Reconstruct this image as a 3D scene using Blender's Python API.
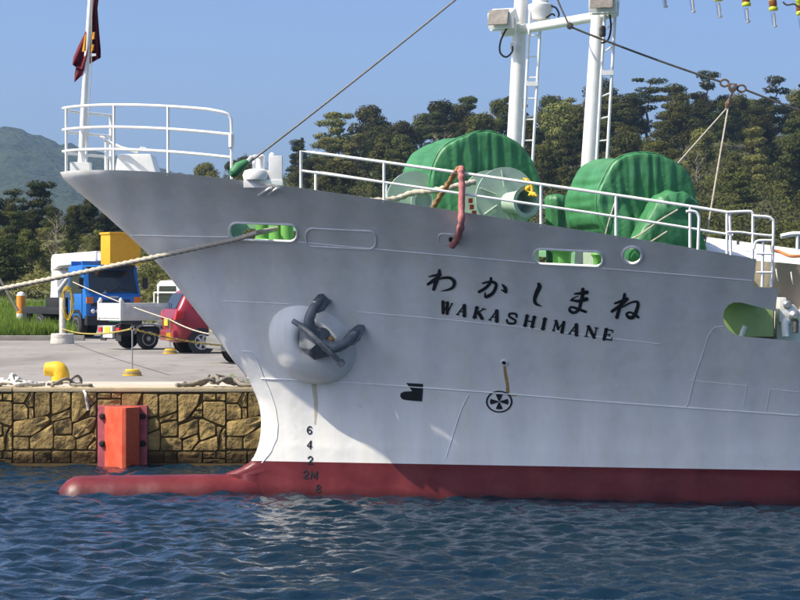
import bpy, bmesh, math, random
import numpy as np
from mathutils import Vector, Matrix, noise as mnoise
random.seed(7); rng = np.random.default_rng(11)
for o in list(bpy.data.objects): bpy.data.objects.remove(o)
scene = bpy.context.scene
C = scene.collection
R = math.radians

# ------------------------------------------------------------------ camera, sky, sun, exposure
F = 2400.0; HC = 2.70; PITCH = math.atan(10/F)
cam = bpy.data.cameras.new('camera'); cam_o = bpy.data.objects.new('camera', cam); C.objects.link(cam_o)
cam.sensor_width = 36; cam.lens = 36*F/800; cam.clip_start = .5; cam.clip_end = 9000
cam_o.location = (0, 0, HC); cam_o.rotation_euler = (math.pi/2-PITCH, 0, 0)
scene.camera = cam_o
SUN_EL = R(50); SUN_AZ = R(22)          # azimuth measured from the left (-X) towards the viewer (-Y)
to_sun = Vector((-math.cos(SUN_EL)*math.cos(SUN_AZ), -math.cos(SUN_EL)*math.sin(SUN_AZ), math.sin(SUN_EL)))
w = bpy.data.worlds.new('World'); scene.world = w; w.use_nodes = True
nt = w.node_tree; bg = nt.nodes['Background']
sky = nt.nodes.new('ShaderNodeTexSky'); sky.sky_type = 'NISHITA'; sky.sun_disc = False
sky.sun_elevation = SUN_EL; sky.sun_rotation = math.atan2(to_sun.x, to_sun.y)
sky.air_density = .5; sky.dust_density = 3.2; sky.ozone_density = 6.0; sky.altitude = 0
nt.links.new(sky.outputs[0], bg.inputs[0]); bg.inputs[1].default_value = .15
sl = bpy.data.lights.new('sun', 'SUN'); sl.energy = 4.4; sl.angle = R(.55); sl.color = (1, .90, .74)
so = bpy.data.objects.new('sun', sl); C.objects.link(so)
so.rotation_euler = (-to_sun).to_track_quat('-Z', 'Y').to_euler()
scene.view_settings.view_transform = 'Standard'; scene.view_settings.look = 'None'
scene.view_settings.exposure = 0.66; scene.view_settings.gamma = 1
scene.render.engine = 'CYCLES'
scene.cycles.max_bounces = 6; scene.cycles.diffuse_bounces = 3; scene.cycles.glossy_bounces = 3
scene.cycles.transmission_bounces = 4; scene.cycles.transparent_max_bounces = 6; scene.cycles.volume_bounces = 0
scene.cycles.use_denoising = True

# ------------------------------------------------------------------ helpers
FWD = Vector((0, math.cos(PITCH), -math.sin(PITCH))); UPV = Vector((0, math.sin(PITCH), math.cos(PITCH)))
def P(u, v, Y):
    d = FWD + Vector(((u-400)/F, 0, 0)) + UPV*((300-v)/F)
    k = Y/d.y
    return Vector((d.x*k, Y, HC+d.z*k))
def Pz(u, v, Z):
    d = FWD + Vector(((u-400)/F, 0, 0)) + UPV*((300-v)/F)
    k = (Z-HC)/d.z
    return Vector((d.x*k, d.y*k, Z))
def lerp(a, b, t): return a+(b-a)*t

MATS = {}
def mat(name, col, rough=.6, metal=0, var=.12, scale=6, bump=0, bscale=40, col2=None, spec=.4, coords='Object', detail=5):
    if name in MATS: return MATS[name]
    m = bpy.data.materials.new(name); m.use_nodes = True; n = m.node_tree; L = n.links
    b = n.nodes['Principled BSDF']; b.inputs['Roughness'].default_value = rough
    b.inputs['Metallic'].default_value = metal; b.inputs['Specular IOR Level'].default_value = spec
    tc = n.nodes.new('ShaderNodeTexCoord')
    nz = n.nodes.new('ShaderNodeTexNoise'); nz.inputs['Scale'].default_value = scale; nz.inputs['Detail'].default_value = detail
    nz.inputs['Roughness'].default_value = .65
    L.new(tc.outputs[coords], nz.inputs['Vector'])
    rp = n.nodes.new('ShaderNodeValToRGB')
    c2 = col2 or tuple(min(1, c*(1+var)) for c in col); c1 = tuple(c*(1-var) for c in col) if not col2 else col
    rp.color_ramp.elements[0].position = .3; rp.color_ramp.elements[1].position = .7
    rp.color_ramp.elements[0].color = (*c1, 1); rp.color_ramp.elements[1].color = (*c2, 1)
    L.new(nz.outputs['Fac'], rp.inputs[0]); L.new(rp.outputs[0], b.inputs['Base Color'])
    if bump:
        n2 = n.nodes.new('ShaderNodeTexNoise'); n2.inputs['Scale'].default_value = bscale; n2.inputs['Detail'].default_value = 6
        L.new(tc.outputs[coords], n2.inputs['Vector'])
        bp = n.nodes.new('ShaderNodeBump'); bp.inputs['Strength'].default_value = 1; bp.inputs['Distance'].default_value = bump
        L.new(n2.outputs['Fac'], bp.inputs['Height']); L.new(bp.outputs[0], b.inputs['Normal'])
    MATS[name] = m; return m

class MB:
    """collects simple shapes, build() links them as one mesh object"""
    def __init__(s): s.v = []; s.f = []; s.mi = []; s.cur = 0
    def add(s, vs, fs):
        k = len(s.v); s.v += [tuple(p) for p in vs]
        for f in fs: s.f.append(tuple(i+k for i in f)); s.mi.append(s.cur)
        return s
    def box(s, x0, x1, y0, y1, z0, z1):
        v = [(x0,y0,z0),(x1,y0,z0),(x1,y1,z0),(x0,y1,z0),(x0,y0,z1),(x1,y0,z1),(x1,y1,z1),(x0,y1,z1)]
        return s.add(v, [(0,3,2,1),(4,5,6,7),(0,1,5,4),(1,2,6,5),(2,3,7,6),(3,0,4,7)])
    def tube(s, pts, r, n=8, caps=True, closed=False):
        pts = [Vector(p) for p in pts]; N = len(pts)
        rs = list(r) if hasattr(r, '__len__') else [r]*N
        up = None; rings = []
        for i, p in enumerate(pts):
            if closed: t = pts[(i+1) % N]-pts[i-1]
            else: t = pts[min(i+1, N-1)]-pts[max(i-1, 0)]
            t = t.normalized() if t.length > 1e-9 else Vector((0, 0, 1))
            if up is None:
                a = Vector((0, 0, 1)) if abs(t.z) < .9 else Vector((1, 0, 0))
                up = (a-t*a.dot(t)).normalized()
            else:
                up = up-t*up.dot(t); up = up.normalized() if up.length > 1e-6 else t.orthogonal().normalized()
            sd = t.cross(up)
            rings.append([p+(up*math.cos(2*math.pi*k/n)+sd*math.sin(2*math.pi*k/n))*rs[i] for k in range(n)])
        vs = [q for rg in rings for q in rg]; fs = []
        for i in range(N if closed else N-1):
            j = (i+1) % N
            for k in range(n): fs.append((i*n+k, i*n+(k+1) % n, j*n+(k+1) % n, j*n+k))
        if caps and not closed: fs += [tuple(range(n))[::-1], tuple((N-1)*n+k for k in range(n))]
        return s.add(vs, fs)
    def lathe(s, prof, origin, axis, n=24, cap=True):
        """prof: (radius, height) pairs along axis"""
        ax = Vector(axis).normalized(); u = ax.orthogonal().normalized(); w_ = ax.cross(u); o = Vector(origin)
        vs = []; fs = []
        for r, h in prof:
            for k in range(n):
                a = 2*math.pi*k/n; vs.append(o+ax*h+(u*math.cos(a)+w_*math.sin(a))*r)
        m = len(prof)
        for i in range(m-1):
            for k in range(n): fs.append((i*n+k, i*n+(k+1) % n, (i+1)*n+(k+1) % n, (i+1)*n+k))
        if cap: fs += [tuple(range(n))[::-1], tuple((m-1)*n+k for k in range(n))]
        return s.add(vs, fs)
    def prism(s, poly, axis, a, b):
        """poly in the plane across axis: axis x -> (y,z), y -> (x,z), z -> (x,y)"""
        def pt(p, t): return {'x': (t, p[0], p[1]), 'y': (p[0], t, p[1]), 'z': (p[0], p[1], t)}[axis]
        n = len(poly); vs = [pt(p, a) for p in poly]+[pt(p, b) for p in poly]
        fs = [tuple(range(n)), tuple(range(n, 2*n))[::-1]]+[(i, i+n, (i+1) % n+n, (i+1) % n) for i in range(n)]
        return s.add(vs, fs)
    def build(s, name, m, parent=None, smooth=False, bevel=0, local=False, angle=40, fix=True):
        me = bpy.data.meshes.new(name); me.from_pydata(s.v, [], s.f)
        if fix:
            bm = bmesh.new(); bm.from_mesh(me); bmesh.ops.recalc_face_normals(bm, faces=bm.faces)
            if bevel: bmesh.ops.bevel(bm, geom=list(bm.edges), offset=bevel, segments=2, profile=.7, affect='EDGES', clamp_overlap=True)
            bm.to_mesh(me); bm.free()
        for q in (m if isinstance(m, (list, tuple)) else [m]): me.materials.append(q)
        if len(me.materials) > 1 and not bevel: me.polygons.foreach_set('material_index', s.mi)
        if smooth or bevel:
            me.polygons.foreach_set('use_smooth', [True]*len(me.polygons)); me.set_sharp_from_angle(angle=R(angle))
        return link(name, me, parent, local)
def link(name, me, parent=None, local=False):
    o = bpy.data.objects.new(name, me); C.objects.link(o)
    if parent is not None:
        o.parent = parent
        if not local:
            if parent.type == 'EMPTY':      # meshes are drawn in world coordinates
                o.matrix_parent_inverse = (Matrix.Translation(parent.location) @ parent.rotation_euler.to_matrix().to_4x4()).inverted()
    return o
def tag(o, label=None, cat=None, group=None, kind=None):
    if label: o['label'] = label
    if cat: o['category'] = cat
    if group: o['group'] = group
    if kind: o['kind'] = kind
    return o
def thing(name, label, cat, loc=(0, 0, 0), rz=0, group=None, parent=None):
    o = bpy.data.objects.new(name, None); C.objects.link(o); o.location = loc; o.rotation_euler = (0, 0, rz)
    o.empty_display_size = .2
    if parent is not None: o.parent = parent; o.matrix_parent_inverse = Matrix.Translation(-Vector(parent.location))
    return tag(o, label, cat, group)
def struct(o): o['kind'] = 'structure'; return o
def copy_tree(o, parent=None):
    c = o.copy(); C.objects.link(c)
    if parent is not None: c.parent = parent
    for ch in o.children: copy_tree(ch, c)
    return c
def smooth_path(pts, n=6):
    pts = [Vector(p) for p in pts]; out = []
    for i in range(len(pts)-1):
        p0, p1, p2, p3 = pts[max(i-1, 0)], pts[i], pts[i+1], pts[min(i+2, len(pts)-1)]
        for k in range(n):
            t = k/n
            out.append(.5*((2*p1)+(p2-p0)*t+(2*p0-5*p1+4*p2-p3)*t*t+(3*p1-p0-3*p2+p3)*t**3))
    out.append(pts[-1]); return out
def sag(a, b, d, n=24):
    a, b = Vector(a), Vector(b)
    return [a.lerp(b, i/n)-Vector((0, 0, d*4*(i/n)*(1-i/n))) for i in range(n+1)]
def rope_tube(m, pts, r, pitch=.12, n=10, depth=.22):
    """a laid rope: three-strand twist pressed into the tube's section"""
    pts = [Vector(p) for p in pts]; d = 0; up = None; rings = []
    for i, p in enumerate(pts):
        t = (pts[min(i+1, len(pts)-1)]-pts[max(i-1, 0)]).normalized()
        if i: d += (p-pts[i-1]).length
        a = Vector((0, 0, 1)) if abs(t.z) < .9 else Vector((1, 0, 0))
        up = (a-t*a.dot(t)).normalized() if up is None else (up-t*up.dot(t)).normalized()
        sd = t.cross(up)
        rings.append([p+(up*math.cos(q)+sd*math.sin(q))*r*(1+depth*math.cos(3*(q-2*math.pi*d/pitch/3)))
                      for q in (2*math.pi*k/n for k in range(n))])
    vs = [q for g in rings for q in g]; fs = []
    for i in range(len(pts)-1):
        for k in range(n): fs.append((i*n+k, i*n+(k+1) % n, (i+1)*n+(k+1) % n, (i+1)*n+k))
    m.add(vs, fs); return m
def resample(pts, step):
    pts = [Vector(p) for p in pts]; out = [pts[0]]; acc = 0
    for a, b in zip(pts, pts[1:]):
        l = (b-a).length; k = max(1, int(l/step))
        out += [a.lerp(b, (j+1)/k) for j in range(k)]
    return out

# ------------------------------------------------------------------ materials
def hull_material():
    m = bpy.data.materials.new('hull_paint'); m.use_nodes = True; n = m.node_tree; L = n.links
    b = n.nodes['Principled BSDF']; b.inputs['Roughness'].default_value = .42; b.inputs['Specular IOR Level'].default_value = .35
    tc = n.nodes.new('ShaderNodeTexCoord'); sp = n.nodes.new('ShaderNodeSeparateXYZ'); L.new(tc.outputs['Object'], sp.inputs[0])
    def nz(scale, det=5, rough=.6, vec=None):
        q = n.nodes.new('ShaderNodeTexNoise'); q.inputs['Scale'].default_value = scale; q.inputs['Detail'].default_value = det; q.inputs['Roughness'].default_value = rough
        L.new(vec or tc.outputs['Object'], q.inputs['Vector']); return q.outputs['Fac']
    def ramp(f, p0, c0, p1, c1):
        r = n.nodes.new('ShaderNodeValToRGB'); r.color_ramp.elements[0].position = p0; r.color_ramp.elements[1].position = p1
        r.color_ramp.elements[0].color = (*c0, 1); r.color_ramp.elements[1].color = (*c1, 1); L.new(f, r.inputs[0]); return r.outputs[0]
    def mix(f, a, c, mode='MIX'):
        x = n.nodes.new('ShaderNodeMix'); x.data_type = 'RGBA'; x.blend_type = mode
        if isinstance(f, float): x.inputs[0].default_value = f
        else: L.new(f, x.inputs[0])
        L.new(a, x.inputs[6]); L.new(c, x.inputs[7]); return x.outputs[2]
    def stretch(sx, sz):
        mp = n.nodes.new('ShaderNodeMapping'); mp.inputs['Scale'].default_value = (sx, sx, sz); L.new(tc.outputs['Object'], mp.inputs[0]); return mp.outputs[0]
    white = ramp(nz(.9, 4), .3, (.76, .77, .755), .7, (.83, .835, .815))
    streak = ramp(nz(1.0, 6, .7, stretch(5, .35)), .45, (1, 1, 1), .85, (.80, .79, .75))   # run-off streaks
    white = mix(.5, white, streak, 'MULTIPLY')
    yel = ramp(nz(.8, 6, .75, stretch(3, .22)), .42, (1, 1, 1), .75, (.90, .84, .68))
    white = mix(.55, white, yel, 'MULTIPLY')
    scuff = ramp(nz(2.4, 9, .8), .60, (1, 1, 1), .70, (.86, .85, .83))
    white = mix(.8, white, scuff, 'MULTIPLY')
    patch = ramp(nz(6, 8, .75), .55, (1, 1, 1), .8, (.9, .89, .86))
    white = mix(.6, white, patch, 'MULTIPLY')
    red = ramp(nz(2.2, 6, .7), .3, (.095, .010, .015), .72, (.165, .024, .028))
    redst = ramp(nz(1.0, 5, .7, stretch(4, .6)), .45, (1, 1, 1), .8, (.72, .6, .6))
    red = mix(.7, red, redst, 'MULTIPLY')
    # paler scrubbed band close to the water
    ad = n.nodes.new('ShaderNodeMath'); ad.operation = 'MULTIPLY_ADD'; L.new(nz(3.0, 4), ad.inputs[0]); ad.inputs[1].default_value = .16; L.new(sp.outputs[2], ad.inputs[2])
    scum = ramp(ad.outputs[0], .09, (.38, .36, .30), .19, (1, 1, 1))
    red = mix(.85, red, scum, 'MULTIPLY')
    st = n.nodes.new('ShaderNodeMath'); st.operation = 'GREATER_THAN'; L.new(sp.outputs[2], st.inputs[0]); st.inputs[1].default_value = .43
    L.new(mix(st.outputs[0], red, white), b.inputs['Base Color'])
    # plating: very slight dents between frames, plus brush marks
    bp = n.nodes.new('ShaderNodeBump'); bp.inputs['Distance'].default_value = .024; bp.inputs['Strength'].default_value = 1
    wv = n.nodes.new('ShaderNodeTexWave'); wv.inputs['Scale'].default_value = .55; wv.inputs['Distortion'].default_value = 1.6; wv.inputs['Detail'].default_value = 2
    L.new(tc.outputs['Object'], wv.inputs['Vector'])
    hs_ = n.nodes.new('ShaderNodeMath'); hs_.operation = 'MULTIPLY_ADD'; L.new(wv.outputs['Fac'], hs_.inputs[0]); hs_.inputs[1].default_value = .45; L.new(nz(1.7, 3, .5), hs_.inputs[2])
    L.new(hs_.outputs[0], bp.inputs['Height'])
    bp2 = n.nodes.new('ShaderNodeBump'); bp2.inputs['Distance'].default_value = .0012; bp2.inputs['Strength'].default_value = .7
    L.new(nz(45, 6, .6), bp2.inputs['Height']); L.new(bp.outputs[0], bp2.inputs['Normal']); L.new(bp2.outputs[0], b.inputs['Normal'])
    return m
M_HULL = hull_material()
M_WHITE = mat('white_enamel', (.74, .74, .72), .35, var=.06, scale=9)
M_SEAM = mat('weld_paint', (.82, .82, .80), .5, var=.1)
M_BLACK = mat('black_lettering', (.012, .013, .016), .45, var=.3)
M_GREENP = mat('green_deck_paint', (.16, .33, .17), .55, var=.2, scale=3)
M_PALEG = mat('pale_green_machine', (.36, .46, .37), .6, var=.15, scale=5)
M_TARP = mat('green_tarpaulin', (.026, .140, .045), .5, scale=3, bump=.012, bscale=7, spec=.5, col2=(.050, .215, .085))
def crease(m, dist):
    n = m.node_tree; b = n.nodes['Principled BSDF']; old = b.inputs['Normal'].links[0].from_socket
    tc = n.nodes.new('ShaderNodeTexCoord'); mp = n.nodes.new('ShaderNodeMapping'); mp.inputs['Scale'].default_value = (1, 1, .28); mp.inputs['Rotation'].default_value = (0, .25, 0)
    n.links.new(tc.outputs['Object'], mp.inputs[0])
    nz = n.nodes.new('ShaderNodeTexNoise'); nz.noise_type = 'RIDGED_MULTIFRACTAL'; nz.inputs['Scale'].default_value = 5.5; nz.inputs['Detail'].default_value = 3; nz.inputs['Distortion'].default_value = .8
    n.links.new(mp.outputs[0], nz.inputs['Vector'])
    bp = n.nodes.new('ShaderNodeBump'); bp.inputs['Distance'].default_value = dist; bp.inputs['Strength'].default_value = .8
    n.links.new(nz.outputs['Fac'], bp.inputs['Height']); n.links.new(old, bp.inputs['Normal']); n.links.new(bp.outputs[0], b.inputs['Normal'])
crease(M_TARP, .035)
M_STEEL = mat('galvanised', (.35, .36, .36), .4, metal=.7, var=.15, scale=20)
M_ANCH = mat('anchor_iron', (.075, .095, .115), .45, var=.4, scale=9, bump=.004, bscale=30, col2=(.20, .21, .215), spec=.5)
M_ROPE = mat('pale_rope', (.42, .38, .31), .9, var=.25, scale=25)
M_ROPEW = mat('white_rope', (.55, .53, .48), .9, var=.2, scale=25)
M_ROPEG = mat('grey_rope', (.20, .18, .15), .9, var=.3, scale=25)
M_ROPEB = mat('brown_rope', (.26, .14, .06), .9, var=.3, scale=25)
M_WIRE = mat('wire', (.07, .065, .06), .6, var=.3, scale=20)
M_RUST = mat('rust_stain', (.40, .24, .07), .8, var=.3, scale=18)
M_CONC = mat('concrete', (.42, .38, .31), .9, var=.14, scale=4, bump=.004, bscale=50)
M_YEL = mat('yellow_paint', (.68, .42, .02), .5, var=.12, scale=7)
M_FEND = mat('red_fender', (.52, .055, .022), .42, scale=3.5, bump=.004, bscale=30, col2=(.68, .15, .08), detail=8)
M_FENDP = mat('fender_plate', (.42, .10, .12), .6, var=.3, scale=5)
M_RUB = mat('rubber', (.022, .022, .022), .8, var=.3)
M_GLASS = mat('dark_glass', (.02, .026, .03), .06, var=.2, spec=.7)
M_CHROME = mat('alloy', (.50, .51, .52), .3, metal=.8, var=.1)

# ------------------------------------------------------------------ hull form
YC = 32.0
_st = [(59.5,170),(60,176.5),(78,192),(97.5,208),(114,223),(130,237),(146,252),(164,270),(195.3,310),(213,332.7),(233,360.7),
       (246.7,377),(252.5,388),(258.7,402),(261.4,418.7),(260.5,437.5),(256,454),(250,463.5),(240,470),(224,474)]
_sp = [P(u, v, YC) for u, v in _st]
_sz = np.array([p.z for p in _sp][::-1]); _sx = np.array([p.x for p in _sp][::-1])
def _smooth_stem():
    zz = np.linspace(_sz[0], _sz[-1], 400); xx = np.interp(zz, _sz, _sx)
    k = np.hanning(33); k /= k.sum(); pad = 16
    ext = np.concatenate([xx[0]+(xx[0]-xx[1:pad+1][::-1]), xx, xx[-1]+(xx[-1]-xx[-pad-1:-1][::-1])])
    return zz, np.convolve(ext, k, 'valid')
_zz, _xx = _smooth_stem()
def xs(z): return float(np.interp(z, _zz, _xx))
def hb(x, z):
    """half-breadth of the hull at station x, height z"""
    t = x-xs(z)
    if t <= 0: return 0.0
    zn = min(max((z-.35)/3.9, 0), 1.15); e = zn**1.3
    Lq = lerp(24, 8.2, min(e, 1)); W = lerp(4.2, 4.15, min(e, 1)); p = lerp(1.5, 2.1, min(e, 1)); r = lerp(.13, .42, min(e, 1))
    u = min(max(x-xs(max(z, .62)), 0)/Lq, 1)      # the web below the stem fillet stays thin
    nose = r*math.sqrt(1-math.exp(-2*t/r))
    return W*(1-(1-u)**p)+nose
def hull_at(u, v, off=0.0):
    lo, hi = 26.0, YC
    for _ in range(36):
        m = (lo+hi)/2; q = P(u, v, m)
        if m < YC-hb(q.x, q.z): lo = m
        else: hi = m
    q = P(u, v, (lo+hi)/2)
    return q+hull_n(q.x, q.z)*off if off else q
def hull_n(x, z):
    h = .01
    g = Vector(((hb(x+h, z)-hb(x-h, z))/(2*h), 1, (hb(x, z+h)-hb(x, z-h))/(2*h)))
    return -g.normalized()
_top = [(60,172),(78,171.2),(114,170.6),(169,173.2),(228,177.6),(301.5,187.3),(384,201.2),(450,210.6),(527,221.6),(615,235),(690,247.8),(756,259)]
_tp = [P(60, 172, YC)]+[hull_at(u, v) for u, v in _top[1:]]
_tc = np.polyfit([p.x for p in _tp], [p.z for p in _tp], 4)
def zt(x):
    x = min(x, 4.6); return float(np.polyval(_tc, x))
def shipface(u, v): q = hull_at(u, v); return (q.x, q.z)

ship = thing('fishing_ship', 'large white fishing ship with red underside moored along the stone quay', 'ship', (0, YC, 0))

def build_hull():
    T = list(np.concatenate([[0, .012, .03, .06, .1, .15, .2, .27, .34, .42], np.arange(.5, 10.5, .085), np.arange(10.6, 19, .5)]))
    NR = 66; zb = -.9
    ws = np.linspace(0, 1, NR)
    rows = []
    for t in T:
        col = []
        for wv in ws:
            x = t-2.0; z = 1
            for _ in range(14):
                z = zb+(zt(x)-zb)*wv; x = xs(max(z, .25))+t
            col.append((x, hb(x, z) if z > .25 else hb(x, .25)*(1-.0*z), z))
        rows.append(col)
    n = len(T); TH = .014
    V = []; idx = {}
    def vert(key, p):
        if key not in idx: idx[key] = len(V); V.append(p)
        return idx[key]
    Fs = []
    def nrm(x, z):
        return hull_n(x, max(z, .27))
    for side in (0, 1):
        sg = -1 if side == 0 else 1
        def o(i, j):
            x, b, z = rows[i][j]
            return vert(('o', i, j) if i == 0 else ('o', side, i, j), (x, YC+sg*b, z))
        def a(i, j):
            x, b, z = rows[i][j]
            if i == 0: return vert(('a', 0, j), (x+.05, YC, z))
            nn = nrm(x, z); bb = max(b+nn.y*TH, .002)
            return vert(('a', side, i, j), (x-nn.x*TH, YC+sg*bb, z-(nn.z*TH if 0 < j < NR-1 else 0)))
        for i in range(n-1):
            for j in range(NR-1):
                q = (o(i, j), o(i+1, j), o(i+1, j+1), o(i, j+1)); Fs.append((q if side == 0 else q[::-1], 0))
                q = (a(i, j), a(i, j+1), a(i+1, j+1), a(i+1, j)); Fs.append((q if side == 0 else q[::-1], 1))
            q = (o(i, NR-1), o(i+1, NR-1), a(i+1, NR-1), a(i, NR-1)); Fs.append((q if side == 0 else q[::-1], 2))
            q = (o(i, 0), a(i, 0), a(i+1, 0), o(i+1, 0)); Fs.append((q if side == 0 else q[::-1], 1))
        for j in range(NR-1):
            q = (o(n-1, j), a(n-1, j), a(n-1, j+1), o(n-1, j+1)); Fs.append((q if side == 0 else q[::-1], 0))
    me = bpy.data.meshes.new('hull'); me.from_pydata(V, [], [f for f, _ in Fs])
    for m in (M_HULL, M_GREENP, M_WHITE): me.materials.append(m)
    me.polygons.foreach_set('material_index', [m for _, m in Fs])
    bm = bmesh.new(); bm.from_mesh(me); bmesh.ops.recalc_face_normals(bm, faces=bm.faces); bm.to_mesh(me); bm.free()
    return me
def rrect(u0, v0, u1, v1, r, slope=0, n=6):
    pts = []
    for cx, cy, a0 in ((u1-r, v0+r, -90), (u1-r, v1-r, 0), (u0+r, v1-r, 90), (u0+r, v0+r, 180)):
        for k in range(n+1):
            a = R(a0+90*k/n); pts.append((cx+r*math.cos(a), cy+r*math.sin(a)))
    return [(x, y+slope*(x-u0)) for x, y in pts]
SLOT1 = rrect(229.5, 222.5, 297.5, 239.5, 7.5, .03)
SLOTB = rrect(306, 228, 376, 246, 7, .045)
SLOT2 = rrect(534, 248.5, 603, 263.5, 7, .045)
PORT = [(632.5+9.6*math.cos(a), 255+8.6*math.sin(a)) for a in (2*math.pi*k/28 for k in range(28))]
NOTCH = [(758, 225), (756.5, 259), (753.5, 286.5), (778, 288.8), (775.5, 311), (758, 306.8), (741, 302.5), (734, 302.3), (728.5, 305), (724.5, 310), (723, 316),
         (724.5, 324), (729, 330.5), (735, 334.6), (742, 336.3), (800, 341.5)]
hull_me = build_hull(); hull = link('hull', hull_me, ship)
def cut_hull():
    mb = MB()
    for s in (SLOT1, SLOT2, PORT): mb.prism([shipface(*p) for p in s], 'y', 20, 44)
    poly = [shipface(*p) for p in NOTCH]
    (x1, z1), (x2, z2) = poly[-2], poly[-1]
    poly += [(30, z2+(z2-z1)/(x2-x1)*4), (30, 9), (poly[0][0], 9)]
    poly = [poly[-1]]+poly[1:-1]
    mb.prism(poly, 'y', 20, 44)
    cut = mb.build('cutter', M_GREENP)
    md = hull.modifiers.new('cut', 'BOOLEAN'); md.operation = 'DIFFERENCE'; md.object = cut; md.solver = 'EXACT'
    dg = bpy.context.evaluated_depsgraph_get(); ev = hull.evaluated_get(dg)
    me = bpy.data.meshes.new_from_object(ev); hull.modifiers.clear()
    old = hull.data; hull.data = me; bpy.data.meshes.remove(old); bpy.data.objects.remove(cut)
    me.name = 'hull'
    # normals taken from the hull form itself
    me.polygons.foreach_set('use_smooth', [True]*len(me.polygons))
    nl = [None]*len(me.loops)
    for p in me.polygons:
        c = p.center; pn = p.normal
        for li in p.loop_indices:
            co = me.vertices[me.loops[li].vertex_index].co
            an = hull_n(co.x, max(co.z, .3))
            if co.y > YC: an = Vector((an.x, -an.y, an.z))
            d = pn.dot(an)
            if abs(co.y-YC) < .12 or abs(d) < .85: nl[li] = pn.copy()
            else: nl[li] = an if d > 0 else -an
    me.normals_split_custom_set([tuple(q) for q in nl])
cut_hull()

# bulbous forefoot
def bulb():
    xt = P(52, 483, YC).x; mb = MB(); N = 20; rings = []
    S = [0, .02, .06, .12, .2, .3, .42, .55, .75, 1, 1.4, 1.8, 2.2, 2.6, 3.0, 3.4, 3.8, 4.4, 5.2]
    for s in S:
        k = math.sqrt(max(0, 1-(1-min(s/.36, 1))**2))
        ztop = .17+.08*k*.6+(.03 if s > 2.4 else .03*s/2.4); rv = .62*max(k, .02); sm = min(1, max(0, (s-1.9)/1.5)); sm = sm*sm*(3-2*sm); rw = .40*max(k, .02)*(1-.85*sm)
        zc = -.37
        zr = (ztop-zc)*max(k, .02)
        rings.append([(xt+s, YC+rw*math.copysign(abs(math.cos(a))**.8, math.cos(a)), zc+(zr if math.sin(a) > 0 else rv)*math.sin(a)+.06*(1-k)) for a in (2*math.pi*i/N for i in range(N))])
    vs = [p for r in rings for p in r]; fs = []
    for i in range(len(S)-1):
        for k in range(N): fs.append((i*N+k, i*N+(k+1) % N, (i+1)*N+(k+1) % N, (i+1)*N+k))
    fs += [tuple(range(N)), tuple((len(S)-1)*N+k for k in range(N))]
    return mb.add(vs, fs).build('bulbous_bow', M_HULL, ship, smooth=True, angle=70)
bulb()

# weld seams standing on the plating
def seam(pts, r=.006, name='weld_seam', m=None, parent=hull):
    q = [hull_at(u, v) for u, v in resample2(pts, 8)]
    return MB().tube(q, r*1.35, 6).build(name, m or M_SEAM, parent, smooth=True)
def resample2(pts, step):
    out = [pts[0]]
    for a, b in zip(pts, pts[1:]):
        l = math.hypot(b[0]-a[0], b[1]-a[1]); k = max(1, int(l/step))
        out += [(lerp(a[0], b[0], (j+1)/k), lerp(a[1], b[1], (j+1)/k)) for j in range(k)]
    return out
seam([(131, 235), (180, 236.3), (229, 237)], .0065)
seam([(298, 242), (380, 249.5), (450, 255.5), (530, 262.5), (605, 268.5), (680, 274.5), (752, 280.5)], .0065)
seam([(223, 301), (262, 302.6), (290, 304)], .0045)
seam([(358, 312), (430, 318), (520, 327), (600, 337), (660, 344)], .0045)
seam([(247.5, 377.5), (263, 378.5), (330, 381.5), (400, 386), (490, 392.5), (600, 401.5), (700, 408.5), (799, 415.5)], .0075)
seam([(468.5, 395), (461, 410), (452.5, 437), (446, 458)], .006)
seam([(703, 353), (695, 376), (688, 404), (684.5, 408)], .005)
seam([(703, 353), (709, 334), (715, 327), (724, 326)], .004)
seam([(690, 380), (747, 386), (744, 404)], .0035)
seam([(770, 389), (766, 412)], .0035)
seam([(770, 389), (799, 392)], .0035)
seam([(243, 351), (252, 352), (258, 362), (264, 378), (270, 391), (275.5, 408), (278, 424), (277, 438), (271, 452), (262, 463)], .006)
def ring(outline, r, name, m):
    q = [hull_at(u, v) for u, v in outline]
    return MB().tube(q, r, 8, closed=True).build(name, m, hull, smooth=True)
ring(SLOT1, .017, 'slot_frame', M_SEAM); ring(SLOT2, .017, 'slot_frame', M_SEAM); ring(SLOTB, .014, 'closed_slot_frame', M_SEAM); ring(PORT, .02, 'port_frame', M_SEAM)

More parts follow.
